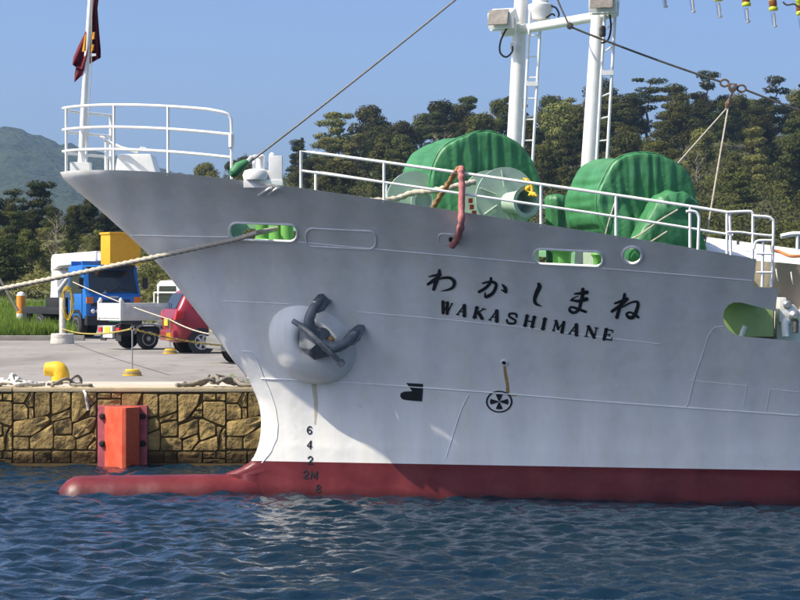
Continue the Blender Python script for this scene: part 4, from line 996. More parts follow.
def stone_mesh(poly, k):
    S = 1/5.714
    pts = [((x*S-12.6)*KQ, -(y*S+380-390.5)*KQ) for x, y in poly]
    ar = sum(pts[i][0]*pts[(i+1) % len(pts)][1]-pts[(i+1) % len(pts)][0]*pts[i][1] for i in range(len(pts)))
    if ar < 0: pts = pts[::-1]
    cx_ = sum(p[0] for p in pts)/len(pts); cz_ = sum(p[1] for p in pts)/len(pts)
    out = []                       # subdivide + wobble the outline
    n = len(pts); rr = random.Random(k)
    for i in range(n):
        a, b = pts[i], pts[(i+1) % n]; l = math.hypot(b[0]-a[0], b[1]-a[1]); m = 2 if l > .25 else 1
        a1 = (lerp(a[0], b[0], .08), lerp(a[1], b[1], .08)); b1 = (lerp(a[0], b[0], .92), lerp(a[1], b[1], .92))
        out.append(a1)
        if m == 2: out.append((lerp(a[0], b[0], .5)+rr.uniform(-.006, .006), lerp(a[1], b[1], .5)+rr.uniform(-.006, .006)))
        out.append(b1)
    N = len(out); V = []
    for s, d in ((1.055, .05), (1.03, .002), (.96, -.022), (.5, None)):
        for i, (x, z) in enumerate(out):
            inset = min(1, (1-s)*1.0)
            dd = d if d is not None else -.024+rr.uniform(-.010, .010)
            if d == -.022: dd += rr.uniform(-.007, .006)
            V.append((cx_+(x-cx_)*s, dd, cz_+(z-cz_)*s))
    V.append((cx_, -.026+rr.uniform(-.01, .01), cz_))
    Fc = []
    for r in range(3):
        for i in range(N): Fc.append((r*N+i, r*N+(i+1) % N, (r+1)*N+(i+1) % N, (r+1)*N+i))
    for i in range(N): Fc.append((3*N+i, 3*N+(i+1) % N, 4*N))
    me = bpy.data.meshes.new('stone'); me.from_pydata(V, [], Fc); me.materials.append(M_STONE)
    bm = bmesh.new(); bm.from_mesh(me); bmesh.ops.recalc_face_normals(bm, faces=bm.faces)
    # make the outside face the water
    bm.normal_update()
    if sum(f.normal.y*f.calc_area() for f in bm.faces) > 0: bmesh.ops.reverse_faces(bm, faces=bm.faces)
    bm.to_mesh(me); bm.free()
    me.polygons.foreach_set('use_smooth', [True]*len(me.polygons)); me.set_sharp_from_angle(angle=R(48))
    return me
quay = thing('quay_wall', 'brown quay wall of cast irregular stones behind the red fender', 'wall', (P(12.6, 390, YQ).x, YQ, 0))
x_q = P(12.6, 390, YQ).x
smesh = [stone_mesh(p, i) for i, p in enumerate(STONES)]
for per in (-1, 0, 1, 2, 3):
    for i, me in enumerate(smesh):
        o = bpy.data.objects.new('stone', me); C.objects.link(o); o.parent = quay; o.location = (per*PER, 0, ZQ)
MB().box(-90, 70, YQ+.012, YQ+1.2, -2, ZQ-.015).build('core', M_MORTAR, quay)
MB().box(-90, 70, YQ-.035, YQ+.02, -.6, P(0, 463.4, YQ).z).build('footing', M_MORTAR, quay)
M_COPE = mat('coping_concrete', (.46, .38, .24), .9, var=.15, scale=4, bump=.006, bscale=40)
for k in range(-8, 8):   # coping blocks
    x = x_q+k*PER*1.25
    MB().box(x+.008, x+PER*1.25-.008, YQ-.03, YQ+.55, ZQ-.02, ZQ+.045).build('coping_block', M_COPE, quay, bevel=.015)
ZG = ZQ+.03
def slabs():
    m = mat('apron_concrete', (.40, .355, .29), .92, scale=1.2, bump=.004, bscale=60, col2=(.50, .455, .38))
    return struct(MB().box(-90, 70, YQ+.552, P(0, 382, 39.5).y+.2, ZG-.3, ZG).build('pavement', m))
slabs()
def ground():
    m = mat('asphalt', (.20, .185, .17), .93, scale=.35, bump=.006, bscale=45, col2=(.28, .265, .245))
    n = m.node_tree; b = n.nodes['Principled BSDF']; src = b.inputs['Base Color'].links[0].from_socket
    tc = n.nodes.new('ShaderNodeTexCoord'); mp = n.nodes.new('ShaderNodeMapping'); mp.inputs['Scale'].default_value = (.35, .09, 1); n.links.new(tc.outputs['Object'], mp.inputs[0])
    for sc_, p0, p1, dk in ((1.0, .48, .62, .74), (9, .60, .70, .72)):
        q = n.nodes.new('ShaderNodeTexNoise'); q.inputs['Scale'].default_value = sc_; q.inputs['Detail'].default_value = 7; n.links.new(mp.outputs[0], q.inputs['Vector'])
        r = n.nodes.new('ShaderNodeValToRGB'); r.color_ramp.elements[0].position = p0; r.color_ramp.elements[0].color = (1, 1, 1, 1); r.color_ramp.elements[1].position = p1; r.color_ramp.elements[1].color = (dk, dk, dk, 1)
        n.links.new(q.outputs['Fac'], r.inputs[0]); x = n.nodes.new('ShaderNodeMix'); x.data_type = 'RGBA'; x.blend_type = 'MULTIPLY'; x.inputs[0].default_value = 1
        n.links.new(src, x.inputs[6]); n.links.new(r.outputs[0], x.inputs[7]); src = x.outputs[2]
    n.links.new(src, b.inputs['Base Color'])
    return struct(MB().box(-2500, 2500, 39.7, 6000, ZG-1.0, ZG-.004).build('ground', m))
ground()
# kerb with grass behind
YK = 72.0
M_KERB = mat('kerb_concrete', (.24, .225, .20), .9, var=.2, scale=3)
kx1 = P(84, 341, YK).x
kerb = struct(MB().box(-60, kx1, YK, YK+.25, ZG-.1, ZG+.15).build('kerb', M_KERB, bevel=.03))
M_EARTH = mat('grassy_earth', (.07, .09, .025), .95, scale=1.5, col2=(.13, .15, .04))
def verge_h(x, y):
    t = (y-YK-.25)
    return ZG+.10+.016*t+max(0, -(x+14))*.045+.10*mnoise.noise(Vector((x*.4, y*.25, 0)))
def verge():
    nx, ny = 50, 26; vs = []; fs = []
    for i in range(nx+1):
        for j in range(ny+1):
            x = lerp(-60, kx1+.6, i/nx); y = lerp(YK+.26, 118, j/ny); x2 = min(x, kx1-.6-max(0, (y-YK-1.5))*.16+.3)
            vs.append((x2, y, verge_h(x2, y)))
    for i in range(nx):
        for j in range(ny): a = i*(ny+1)+j; fs.append((a, a+ny+1, a+ny+2, a+1))
    return struct(MB().add(vs, fs).build('verge', M_EARTH, smooth=True, angle=80))
verge()
def leaf_mat(name, c1, c2, trans=.25, rough=.6):
    m = bpy.data.materials.new(name); m.use_nodes = True; n = m.node_tree; L = n.links; b = n.nodes['Principled BSDF']
    b.inputs['Roughness'].default_value = .8; b.inputs['Specular IOR Level'].default_value = .08
    geo = n.nodes.new('ShaderNodeNewGeometry'); oi = n.nodes.new('ShaderNodeObjectInfo')
    nz = n.nodes.new('ShaderNodeTexNoise'); nz.inputs['Scale'].default_value = .55; nz.inputs['Detail'].default_value = 6; nz.inputs['Roughness'].default_value = .7
    L.new(geo.outputs['Position'], nz.inputs['Vector'])
    rp = n.nodes.new('ShaderNodeValToRGB'); rp.color_ramp.elements[0].position = .32; rp.color_ramp.elements[1].position = .68
    rp.color_ramp.elements[0].color = (*c1, 1); rp.color_ramp.elements[1].color = (*c2, 1); L.new(nz.outputs['Fac'], rp.inputs[0])
    hs = n.nodes.new('ShaderNodeHueSaturation'); mr = n.nodes.new('ShaderNodeMapRange'); mr.inputs[3].default_value = .65; mr.inputs[4].default_value = 1.35
    L.new(oi.outputs['Random'], mr.inputs[0]); L.new(mr.outputs[0], hs.inputs['Value'])
    m2 = n.nodes.new('ShaderNodeMapRange'); m2.inputs[3].default_value = .475; m2.inputs[4].default_value = .52; L.new(oi.outputs['Random'], m2.inputs[0]); L.new(m2.outputs[0], hs.inputs['Hue'])
    L.new(rp.outputs[0], hs.inputs['Color']); L.new(hs.outputs[0], b.inputs['Base Color'])
    tr = n.nodes.new('ShaderNodeBsdfTranslucent'); L.new(hs.outputs[0], tr.inputs[0]); ms = n.nodes.new('ShaderNodeMixShader'); ms.inputs[0].default_value = trans
    L.new(b.outputs[0], ms.inputs[1]); L.new(tr.outputs[0], ms.inputs[2]); L.new(ms.outputs[0], n.nodes['Material Output'].inputs[0])
    return m
M_GRASS = leaf_mat('grass_blades', (.10, .17, .025), (.22, .29, .05), .35)
M_LEAFD = leaf_mat('dark_leaf', (.016, .025, .008), (.070, .074, .020))
M_LEAFM = leaf_mat('mid_leaf', (.024, .036, .009), (.115, .112, .028))
M_LEAFL = leaf_mat('olive_leaf', (.075, .088, .022), (.21, .20, .06))
M_BARK = mat('bark', (.13, .105, .08), .95, var=.3, scale=8)
M_BARKP = mat('pale_bark', (.30, .26, .21), .95, var=.2, scale=8)
def np_mesh(name, V, nper, m):
    """V: (n, nper, 3) separate faces"""
    n = len(V); me = bpy.data.meshes.new(name)
    me.vertices.add(n*nper); me.vertices.foreach_set('co', np.ascontiguousarray(V, dtype=np.float32).ravel())
    me.loops.add(n*nper); me.loops.foreach_set('vertex_index', np.arange(n*nper, dtype=np.int32))
    me.polygons.add(n); me.polygons.foreach_set('loop_start', np.arange(0, n*nper, nper, dtype=np.int32))
    me.update(calc_edges=True); me.materials.append(m); return me
def leaf_cloud(centers, radii, counts, size, rg, flat=1.0):
    """leaf-clump quads spread through ellipsoids"""
    out = []
    for c, r, n in zip(centers, radii, counts):
        d = rg.normal(size=(n, 3)); d /= np.linalg.norm(d, axis=1)[:, None]
        rad = rg.uniform(.45, 1.0, n)**.6
        p = np.array(c)+d*rad[:, None]*np.array(r)
        nn = d*1.2+rg.normal(size=(n, 3))*.45; nn[:, 2] += .35; nn /= np.linalg.norm(nn, axis=1)[:, None]
        t = np.cross(nn, rg.normal(size=(n, 3))); t /= np.linalg.norm(t, axis=1)[:, None]; b = np.cross(nn, t)
        s = size*rg.uniform(.5, 1.25, n)[:, None]; s2 = s*rg.uniform(.45, .9, n)[:, None]
        out.append(np.stack([p-t*s, p-b*s2*.8+t*s*.1, p+t*s, p+b*s2], axis=1))
    return np.concatenate(out)
def grass():
    n = 42000; rg = np.random.default_rng(5)
    y = YK+.3+(rg.uniform(0, 1, n)**1.8)*36; x = rg.uniform(0, 1, n); xr = kx1-.5-np.maximum(0, y-YK-1.5)*.16
    x = xr-(x**1.2)*np.minimum(16, 14+0*x)
    z = np.array([verge_h(a, b) for a, b in zip(x, y)])
    h = rg.uniform(.12, .42, n)*(1+.5*np.sin(x*1.3+y*.7)**2); wd = rg.uniform(.015, .04, n); a = rg.uniform(0, 6.28, n); ln = rg.normal(0, .10, (n, 2))
    p = np.stack([x, y, z-.02], 1); dx = np.stack([np.cos(a)*wd, np.sin(a)*wd, 0*a], 1); tip = p+np.stack([ln[:, 0], ln[:, 1], h], 1)
    me = np_mesh('grass', np.stack([p-dx, p+dx, tip], 1), 3, M_GRASS)
    tag(link('grass', me), 'rough green grass on the bank behind the kerb', 'grass', kind='stuff')
grass()

# ------------------------------------------------------------------ quay furniture
def fender():
    g = thing('quay_fender', 'weathered red V shaped fender bolted to the stone quay wall', 'fender', (P(122, 467, YQ).x, YQ, .0))
    yf = YQ-.06
    x0, x1 = P(97.5, 0, yf).x, P(147, 0, yf).x; zt_, zb_ = P(0, 405.5, yf).z, -.15
    MB().box(x0, x1, yf-.02, yf+.06, zb_, zt_).build('back_plate', M_FENDP, g, bevel=.008)
    a, r, b = P(104.5, 0, yf).x, P(124.5, 0, yf-.3).x, P(139, 0, yf-.05).x
    MB().prism([(a, yf-.022), (a+.02, yf-.06), (r-.03, yf-.40), (r+.03, yf-.40), (b+.01, yf-.16), (b+.01, yf-.022)], 'z', zb_-.05, zt_-.015).build('buffer', M_FEND, g, bevel=.012)
    for x in (x0+.07, x1-.06):
        for z in (zt_-.16, zt_-.58):
            MB().lathe([(.05, 0), (.05, .03), (.03, .05), (.03, .07)], (x, yf-.02, z), (0, -1, 0), 6).build('bolt', M_RUB, g)
fender()
def bollard(u, v, Y, label, rz=0, s=1):
    c = Pz(u, v, ZG) if Y is None else Vector((u, v, ZG))
    g = thing('bollard', label, 'bollard', c, rz); g.scale = (1.15, 1.15, 1.25)
    # curved post with a horn leaning over the edge
    pts = [(0, 0, 0), (0, 0, .07), (-.005, 0, .12), (-.04, 0, .165), (-.11, 0, .18), (-.21, 0, .178)]
    MB().tube(smooth_path(pts, 4), [q*s for q in np.interp(np.arange(21)/20, [0, .3, .55, .75, 1], [.135, .13, .125, .105, .085])], 20).build('post', M_YEL, g, smooth=True, angle=60, local=True)
    MB().lathe([(.2, -.02), (.2, .02), (.17, .03)], (0, 0, 0), (0, 0, 1), 24).build('foot_plate', M_CONC, g, smooth=True, local=True)
    MB().lathe([(.088, -.03), (.088, .01), (.06, .025)], (-.205, 0, .178), (-1, 0, 0), 20).build('horn_cap', M_YEL, g, smooth=True, local=True)
    return g
bollard(60.5, 383, None, 'short yellow curved bollard standing on the quay edge')
bollard(-14.2, 38.3, 0, 'yellow bollard out on the quay holding the thick mooring rope')
def rope_heap(u0, u1, v0, v1, seed, n, m, r, label):
    rr = random.Random(seed); pts = []
    x0, x1 = P(u0, 0, 38.2).x, P(u1, 0, 38.2).x
    cxx = (x0+x1)/2; y0 = YQ+.35
    for i in range(n):
        t = i/(n-1); a = t*n*.9
        x = lerp(x0, x1, t)+(x1-x0)*.16*math.sin(a*1.1)+rr.uniform(-.05, .05); y = y0+.28*math.sin(a*.83+1)+rr.uniform(-.04, .05)
        z = ZG+.02+r+max(0, .16*math.exp(-((x-lerp(x0, x1, .35+.3*rr.random()))/((x1-x0)*.22))**2)*rr.uniform(.1, 1))
        pts.append((x, y, z))
    return tag(rope_tube(MB(), resample(smooth_path(pts, 5), .03), r, .12, 8).build('rope_heap', m, smooth=True, angle=80, fix=False), label, 'rope')
rope_heap(2, 44, 0, 0, 3, 34, M_ROPEW, .028, 'heap of white rope left of the short yellow bollard')
rope_heap(56, 98, 0, 0, 4, 16, M_ROPEG, .022, 'dark loose rope trailing right of the short yellow bollard')
rope_heap(188, 262, 0, 0, 9, 44, M_ROPEG, .030, 'tangled grey rope heaped on the quay edge beside the bow')
tag(rope_tube(MB(), resample(smooth_path([P(78, 388, 37.2), P(83, 390, 36.95), P(85.5, 394, 36.78), P(87, 402, 36.80), P(88.5, 410, 36.82)], 5), .02), .022, .1).build('rope_tail', M_ROPEW, smooth=True, angle=80, fix=False), 'white rope end hanging down over the stone wall', 'rope')

def mooring_post():
    c = Pz(62.3, 343.5, ZG)
    g = thing('marker_post', 'white marker post set in a round concrete base beside the kerb', 'post', c)
    M_DIRTY = mat('dirty_white', (.55, .52, .46), .9, var=.25, scale=9)
    MB().lathe([(.33, 0), (.335, .03), (.33, .13), (.32, .14), (.325, .15), (.32, .27), (.29, .285)], (0, 0, 0), (0, 0, 1), 28).build('base', M_DIRTY, g, smooth=True, local=True)
    MB().lathe([(.083, .28), (.083, 1.28), (.07, 1.30)], (0, 0, 0), (0, 0, 1), 16).build('pole', M_DIRTY, g, smooth=True, local=True)
    y = thing('yellow_rope_coil', 'yellow rope coil hung over the white marker post', 'rope', c+Vector((.15, .1, 1.2)))
    rr = random.Random(2); pts = []
    for i in range(70):
        a = i*.55; pts.append(c+Vector((.15+.14*math.cos(a)+rr.uniform(-.04, .04), -.02+.05*math.sin(a*.7), 1.15+.42*math.sin(a)+rr.uniform(-.08, .08))))
    MB().tube(smooth_path(pts, 3), .014, 5).build('coil', mat('yellow_cord', (.48, .34, .02), .8, var=.2), y)
mooring_post()
def stand(u, v, h, label, tape):
    c = Pz(u, v, ZG); g = thing('rope_stand', label, 'stand', c)
    MB().lathe([(.155, 0), (.16, .02), (.16, .07), (.10, .08)], (0, 0, 0), (0, 0, 1), 24).build('disc_base', mat('stand_base', (.35, .27, .12), .8, var=.25), g, smooth=True, local=True)
    MB().lathe([(.125, .075), (.13, .08), (.13, .10), (.12, .11)], (0, 0, 0), (0, 0, 1), 24).build('band', M_YEL, g, smooth=True, local=True)
    MB().lathe([(.165, -.005), (.172, .0), (.172, .018), (.165, .02)], (0, 0, 0), (0, 0, 1), 24).build('rim', M_YEL, g, smooth=True, local=True)
    MB().tube([(0, 0, .08), (0, 0, h)], .013, 8).build('rod', M_STEEL, g, local=True)
    MB().tube([(.035*math.cos(a), 0, h+.03+.035*math.sin(a)) for a in (2*math.pi*k/10 for k in range(10))], .009, 5, closed=True).build('eye', M_STEEL, g, local=True)
    if tape: MB().box(-.09, .09, -.02, .02, h*.42, h*.42+.17).build('tag_plate', M_YEL, g, local=True)
    return c+Vector((0, 0, h+.03))
s1p = stand(132.3, 375.5, .80, 'rod stand with disc base standing alone nearest the quay edge', False)
s2p = stand(170, 353.5, .78, 'rod stand with a yellow tag beside the maroon car', True)
def barrier_rope(a, b, d, lab, m):
    tag(rope_tube(MB(), resample(sag(a, b, d, 14), .06), .016, .2, 6).build('barrier_rope', m, smooth=True, angle=80, fix=False), lab, 'rope')
M_YB = mat('yellow_black_cord', (.10, .08, .015), .8, scale=16, col2=(.62, .48, .10), detail=1)
far0 = Pz(62.3, 343.5, ZG)+Vector((0, 0, .42))
barrier_rope(far0, s1p, .12, 'yellow and black cord from the white marker post to the lone rod stand', M_YB)
barrier_rope(s1p, P(235, 346, 46), .06, 'yellow and black cord from the lone rod stand to behind the bow', M_YB)
barrier_rope(P(73, 282, 68), s2p, .05, 'pale cord slung from the yellow coil to the tagged rod stand', M_ROPE)
barrier_rope(s2p, P(216, 335, 55), .06, 'pale cord from the tagged rod stand past the maroon car', M_ROPE)
def striped_post():
    c = Vector((P(21, 318, 84).x, 84, verge_h(P(21, 318, 84).x, 84)))
    g = thing('striped_post', 'orange and white striped post standing in the grass behind the truck', 'post', c)
    M_OR = mat('orange_paint', (.62, .24, .03), .6, var=.15)
    h = 1.05; 
    for k in range(5):
        MB().lathe([(.16, k*h/5+.002), (.16, (k+1)*h/5)], (0, 0, 0), (0, 0, 1), 16).build('stripe', M_OR if k % 2 == 0 or k == 3 else M_WHITE, g, smooth=True, local=True)
    MB().lathe([(.16, h), (.12, h+.1), (.03, h+.14)], (0, 0, 0), (0, 0, 1), 16).build('cap', M_WHITE, g, smooth=True, local=True)
striped_post()
tag(MB().tube([P(-6, 270, 83), P(2, 283, 83), P(18, 311, 83)], .05, 8).build('leaning_pole', mat('weathered_wood', (.25, .22, .18), .9, var=.2), smooth=True), 'thin grey pole leaning down to the striped post', 'pole')

# ------------------------------------------------------------------ vehicles (local: +y is forward)
def wheel(g, x, y, r, w_, rimc, side, name='wheel'):
    wq = MB().lathe([(r*.60, -w_/2), (r*.90, -w_/2), (r, -w_*.36), (r, w_*.36), (r*.90, w_/2), (r*.60, w_/2)], (x, y, r), (1, 0, 0), 28).build(name, M_RUB, g, smooth=True, local=True)
    xo = x+side*w_*.5
    rm = MB().lathe([(r*.66, -.02), (r*.66, .012), (r*.58, .012), (r*.54, -.05), (r*.22, -.035), (r*.20, .0), (.001, .005)], (xo, y, r), (side, 0, 0), 28).build('rim', rimc, wq, smooth=True, local=True)
    return wq, xo
def alloy_spokes(wq, xo, y, r, side, n=6):
    for k in range(n):
        a = 2*math.pi*k/n+.2; d = Vector((0, math.cos(a), math.sin(a))); t = Vector((0, -math.sin(a), math.cos(a))); c = Vector((xo+side*.012, y, r))
        vs = [c+d*r*.12+t*r*.09, c+d*r*.60+t*r*.11, c+d*r*.60-t*r*.11, c+d*r*.12-t*r*.09]
        b = [p-Vector((side*.03, 0, 0)) for p in vs]
        MB().add(vs+b, [(0,1,2,3),(4,7,6,5),(0,4,5,1),(1,5,6,2),(2,6,7,3),(3,7,4,0)]).build('spoke', M_CHROME, wq, local=True)
def panel(g, corners, out, name, m, th=.012):
    vs = [Vector(c) for c in corners]; o_ = Vector(out)
    n = len(vs); f = [v+o_ for v in vs]; b = [v-o_*.5 for v in vs]
    return MB().add(f+b, [tuple(range(n)), tuple(range(n, 2*n))[::-1]]+[(i, i+n, (i+1) % n+n, (i+1) % n) for i in range(n)]).build(name, m, g, local=True)
def bucket_truck():
    M_BLUE = mat('truck_blue', (.015, .14, .46), .3, var=.08, spec=.6); M_BLK = mat('chassis_black', (.02, .02, .022), .6, var=.3)
    fw = Pz(79.5, 338.5, ZG)
    yaw = R(30)+math.pi          # heading toward the viewer, turned to the right
    # local right-front wheel sits at (.82, 1.9)
    rot = Matrix.Rotation(yaw, 3, 'Z'); org = fw-rot @ Vector((.82, 1.95, 0))
    g = thing('bucket_truck', 'blue cab bucket truck with white boom and yellow basket on the quay', 'truck', (org.x, org.y, ZG), yaw)
    prof = [(1.25, .62), (1.25, 2.26), (2.28, 2.30), (2.42, 2.22), (2.66, 1.42), (2.72, 1.30), (2.72, .62)]
    MB().prism(prof, 'x', -.92, .92).build('cab', M_BLUE, g, bevel=.05, local=True)
    ws = [(-.80, 2.69, 1.44), (.80, 2.69, 1.44), (.74, 2.465, 2.12), (-.74, 2.465, 2.12)]
    panel(g, ws, (0, .018, .006), 'windscreen', M_GLASS)
    panel(g, [(-.84, 2.655, 1.42), (-.80, 2.70, 1.40), (-.74, 2.47, 2.16), (-.78, 2.44, 2.16)], (0, .01, 0), 'pillar_trim', M_BLK)
    for s in (-1, 1):
        panel(g, [(s*.925, 1.45, 1.42), (s*.925, 2.42, 1.42), (s*.925, 2.28, 2.05), (s*.925, 1.45, 2.05)], (s*.012, 0, 0), 'door_window', M_GLASS)
        d = MB().box(s*.925-.006, s*.925+.006, 1.38, 2.40, .72, 1.38).build('door', M_BLUE, g, bevel=.004, local=True)
        MB().box(s*.94-.02, s*.94+.02, 1.45, 1.6, 1.22, 1.27).build('handle', M_BLK, d, local=True)
        MB().box(s*.62-.17, s*.62+.17, 2.70, 2.76, .78, .94).build('headlight_surround', M_BLK, g, local=True)
        for dx in (-.085, .085): MB().lathe([(.07, 0), (.075, .03), (.05, .045)], (s*.62+dx, 2.745, .86), (0, 1, 0), 16).build('headlight', mat('lamp_clear', (.75, .77, .78), .15, var=.05), g, smooth=True, local=True)
        MB().box(s*.80-.11, s*.80+.11, 2.66, 2.755, 1.10, 1.30).build('turn_lamp', mat('amber', (.65, .16, .02), .3), g, bevel=.01, local=True)
        MB().tube([(s*.93, 2.55, 1.6), (s*1.08, 2.72, 1.75)], .012, 6).build('mirror_arm', M_BLK, g, local=True)
        MB().box(s*1.08-.08, s*1.08+.08, 2.69, 2.74, 1.55, 1.9).build('mirror', M_BLK, g, bevel=.015, local=True)
        wq, xo = wheel(g, s*.82, 1.95, .39, .24, M_STEEL, s); wheel(g, s*.78, -1.15, .39, .34, M_STEEL, s)
        MB().prism([(1.48, .40), (1.50, .72), (1.68, .90), (2.22, .90), (2.42, .72), (2.46, .40), (2.36, .40), (2.32, .68), (2.18, .82), (1.72, .82), (1.58, .68), (1.56, .40)], 'x', s*.94-.02, s*.94+.02).build('wheel_arch', M_BLK, g, local=True)
    for z in (1.035, 1.085, 1.16, 1.20): MB().box(-.55, .55, 2.722, 2.742, z-.012, z+.012).build('grille_slat', M_BLK, g, local=True)
    MB().box(-.16, .16, 2.725, 2.745, 1.27, 1.33).build('badge', M_CHROME, g, local=True)
    MB().box(-.80, .80, 2.36, 2.52, 2.16, 2.24).build('sun_visor', M_BLK, g, bevel=.01, local=True)
    for s in (-1, 1):
        MB().box(s*.35-.22, s*.35+.22, 2.05, 2.15, 1.30, 1.75).build('seat_back', M_BLK, g, local=True)
        MB().box(s*.935-.004, s*.935+.004, 2.405, 2.42, .72, 2.05).build('door_gap', M_BLK, g, local=True); MB().box(s*.935-.004, s*.935+.004, 1.36, 1.375, .72, 2.1).build('door_gap', M_BLK, g, local=True)
        MB().box(s*.9-.06, s*.9+.06, 1.30, 1.34, .1, .5).build('mud_flap', M_RUB, g, local=True)
    MB().box(-.93, .93, 2.60, 2.82, .42, .72).build('bumper', M_BLK, g, bevel=.03, local=True)
    MB().box(-.75, .75, 2.715, 2.735, 1.0, 1.12).build('grille', M_BLK, g, local=True)
    MB().box(-.2, .2, 2.82, 2.835, .52, .66).build('number_plate', mat('plate_green', (.10, .30, .16), .5), g, local=True)
    MB().tube([(-.45, 2.70, 1.50), (-.2, 2.66, 1.62), (.1, 2.70, 1.50)], .01, 5).build('wiper', M_BLK, g, local=True)
    MB().lathe([(.10, 0), (.09, .06), (.02, .1)], (.28, 2.60, 1.44), (0, .2, 1), 14).build('sun_visor_mirror', M_WHITE, g, smooth=True, local=True)
    MB().box(-.45, .45, -2.6, 1.22, .55, .72).build('chassis', M_BLK, g, local=True)
    MB().box(-.95, .95, -2.6, 1.15, .74, .98).build('bed', M_BLK, g, bevel=.02, local=True)
    for s in (-1, 1): MB().box(s*.80-.14, s*.80+.14, -.6, 1.05, .98, 1.28).build('tool_locker', M_BLK, g, bevel=.02, local=True)
    # rack over the cab
    for y in (1.35, 2.2): MB().box(-.85, .85, y-.04, y+.04, 2.28, 2.42).build('roof_rack', M_BLUE, g, bevel=.01, local=True)
    MB().prism([(-1.9, .98), (-1.15, .98), (-1.30, 1.9), (-1.5, 2.15), (-1.75, 2.15)], 'x', -.28, .28).build('turret', M_WHITE, g, bevel=.04, local=True)
    bm_ = MB().prism([(-1.95, 2.12), (-1.95, 2.55), (-1.80, 2.68), (1.8, 2.74), (1.8, 2.40), (-1.3, 2.30)], 'x', -.22, .22).build('boom', M_WHITE, g, bevel=.04, local=True)
    MB().box(-.15, .15, 1.8, 2.35, 2.44, 2.68).build('inner_boom', M_WHITE, g, bevel=.02, local=True)
    MB().tube([(-.24, .75, 1.55), (-.24, -.3, 2.25)], .10, 10).build('lift_cylinder', M_WHITE, g, local=True)
    MB().tube([(.24, -1.2, 1.5), (.24, .35, 2.28)], .07, 10).build('lift_cylinder', M_WHITE, g, local=True)
    mb = MB().box(-.78, .26, 2.30, 3.05, 2.30, 3.30)
    bk = mb.build('basket', mat('basket_yellow', (.72, .36, .015), .5, var=.08), g, bevel=.04, local=True)
    MB().box(-.81, .29, 2.27, 3.08, 3.24, 3.31).build('basket_rim', MATS['basket_yellow'], bk, bevel=.02, local=True)
    MB().box(-.72, .20, 2.36, 2.99, 3.28, 3.32).build('basket_liner', M_BLK, bk, local=True)
    MB().box(-.6, .2, 2.45, 3.0, 2.24, 2.30).build('basket_bracket', M_BLK, g, local=True)
    for s in (-1, 1):
        MB().box(s*.9-.12, s*.9+.12, -2.4, -2.1, .15, .74).build('outrigger', M_BLK, g, local=True)
        MB().box(s*.75-.12, s*.75+.12, -2.64, -2.6, .76, .9).build('tail_lamp', mat('red_lens', (.45, .02, .02), .25), g, local=True)
bucket_truck()
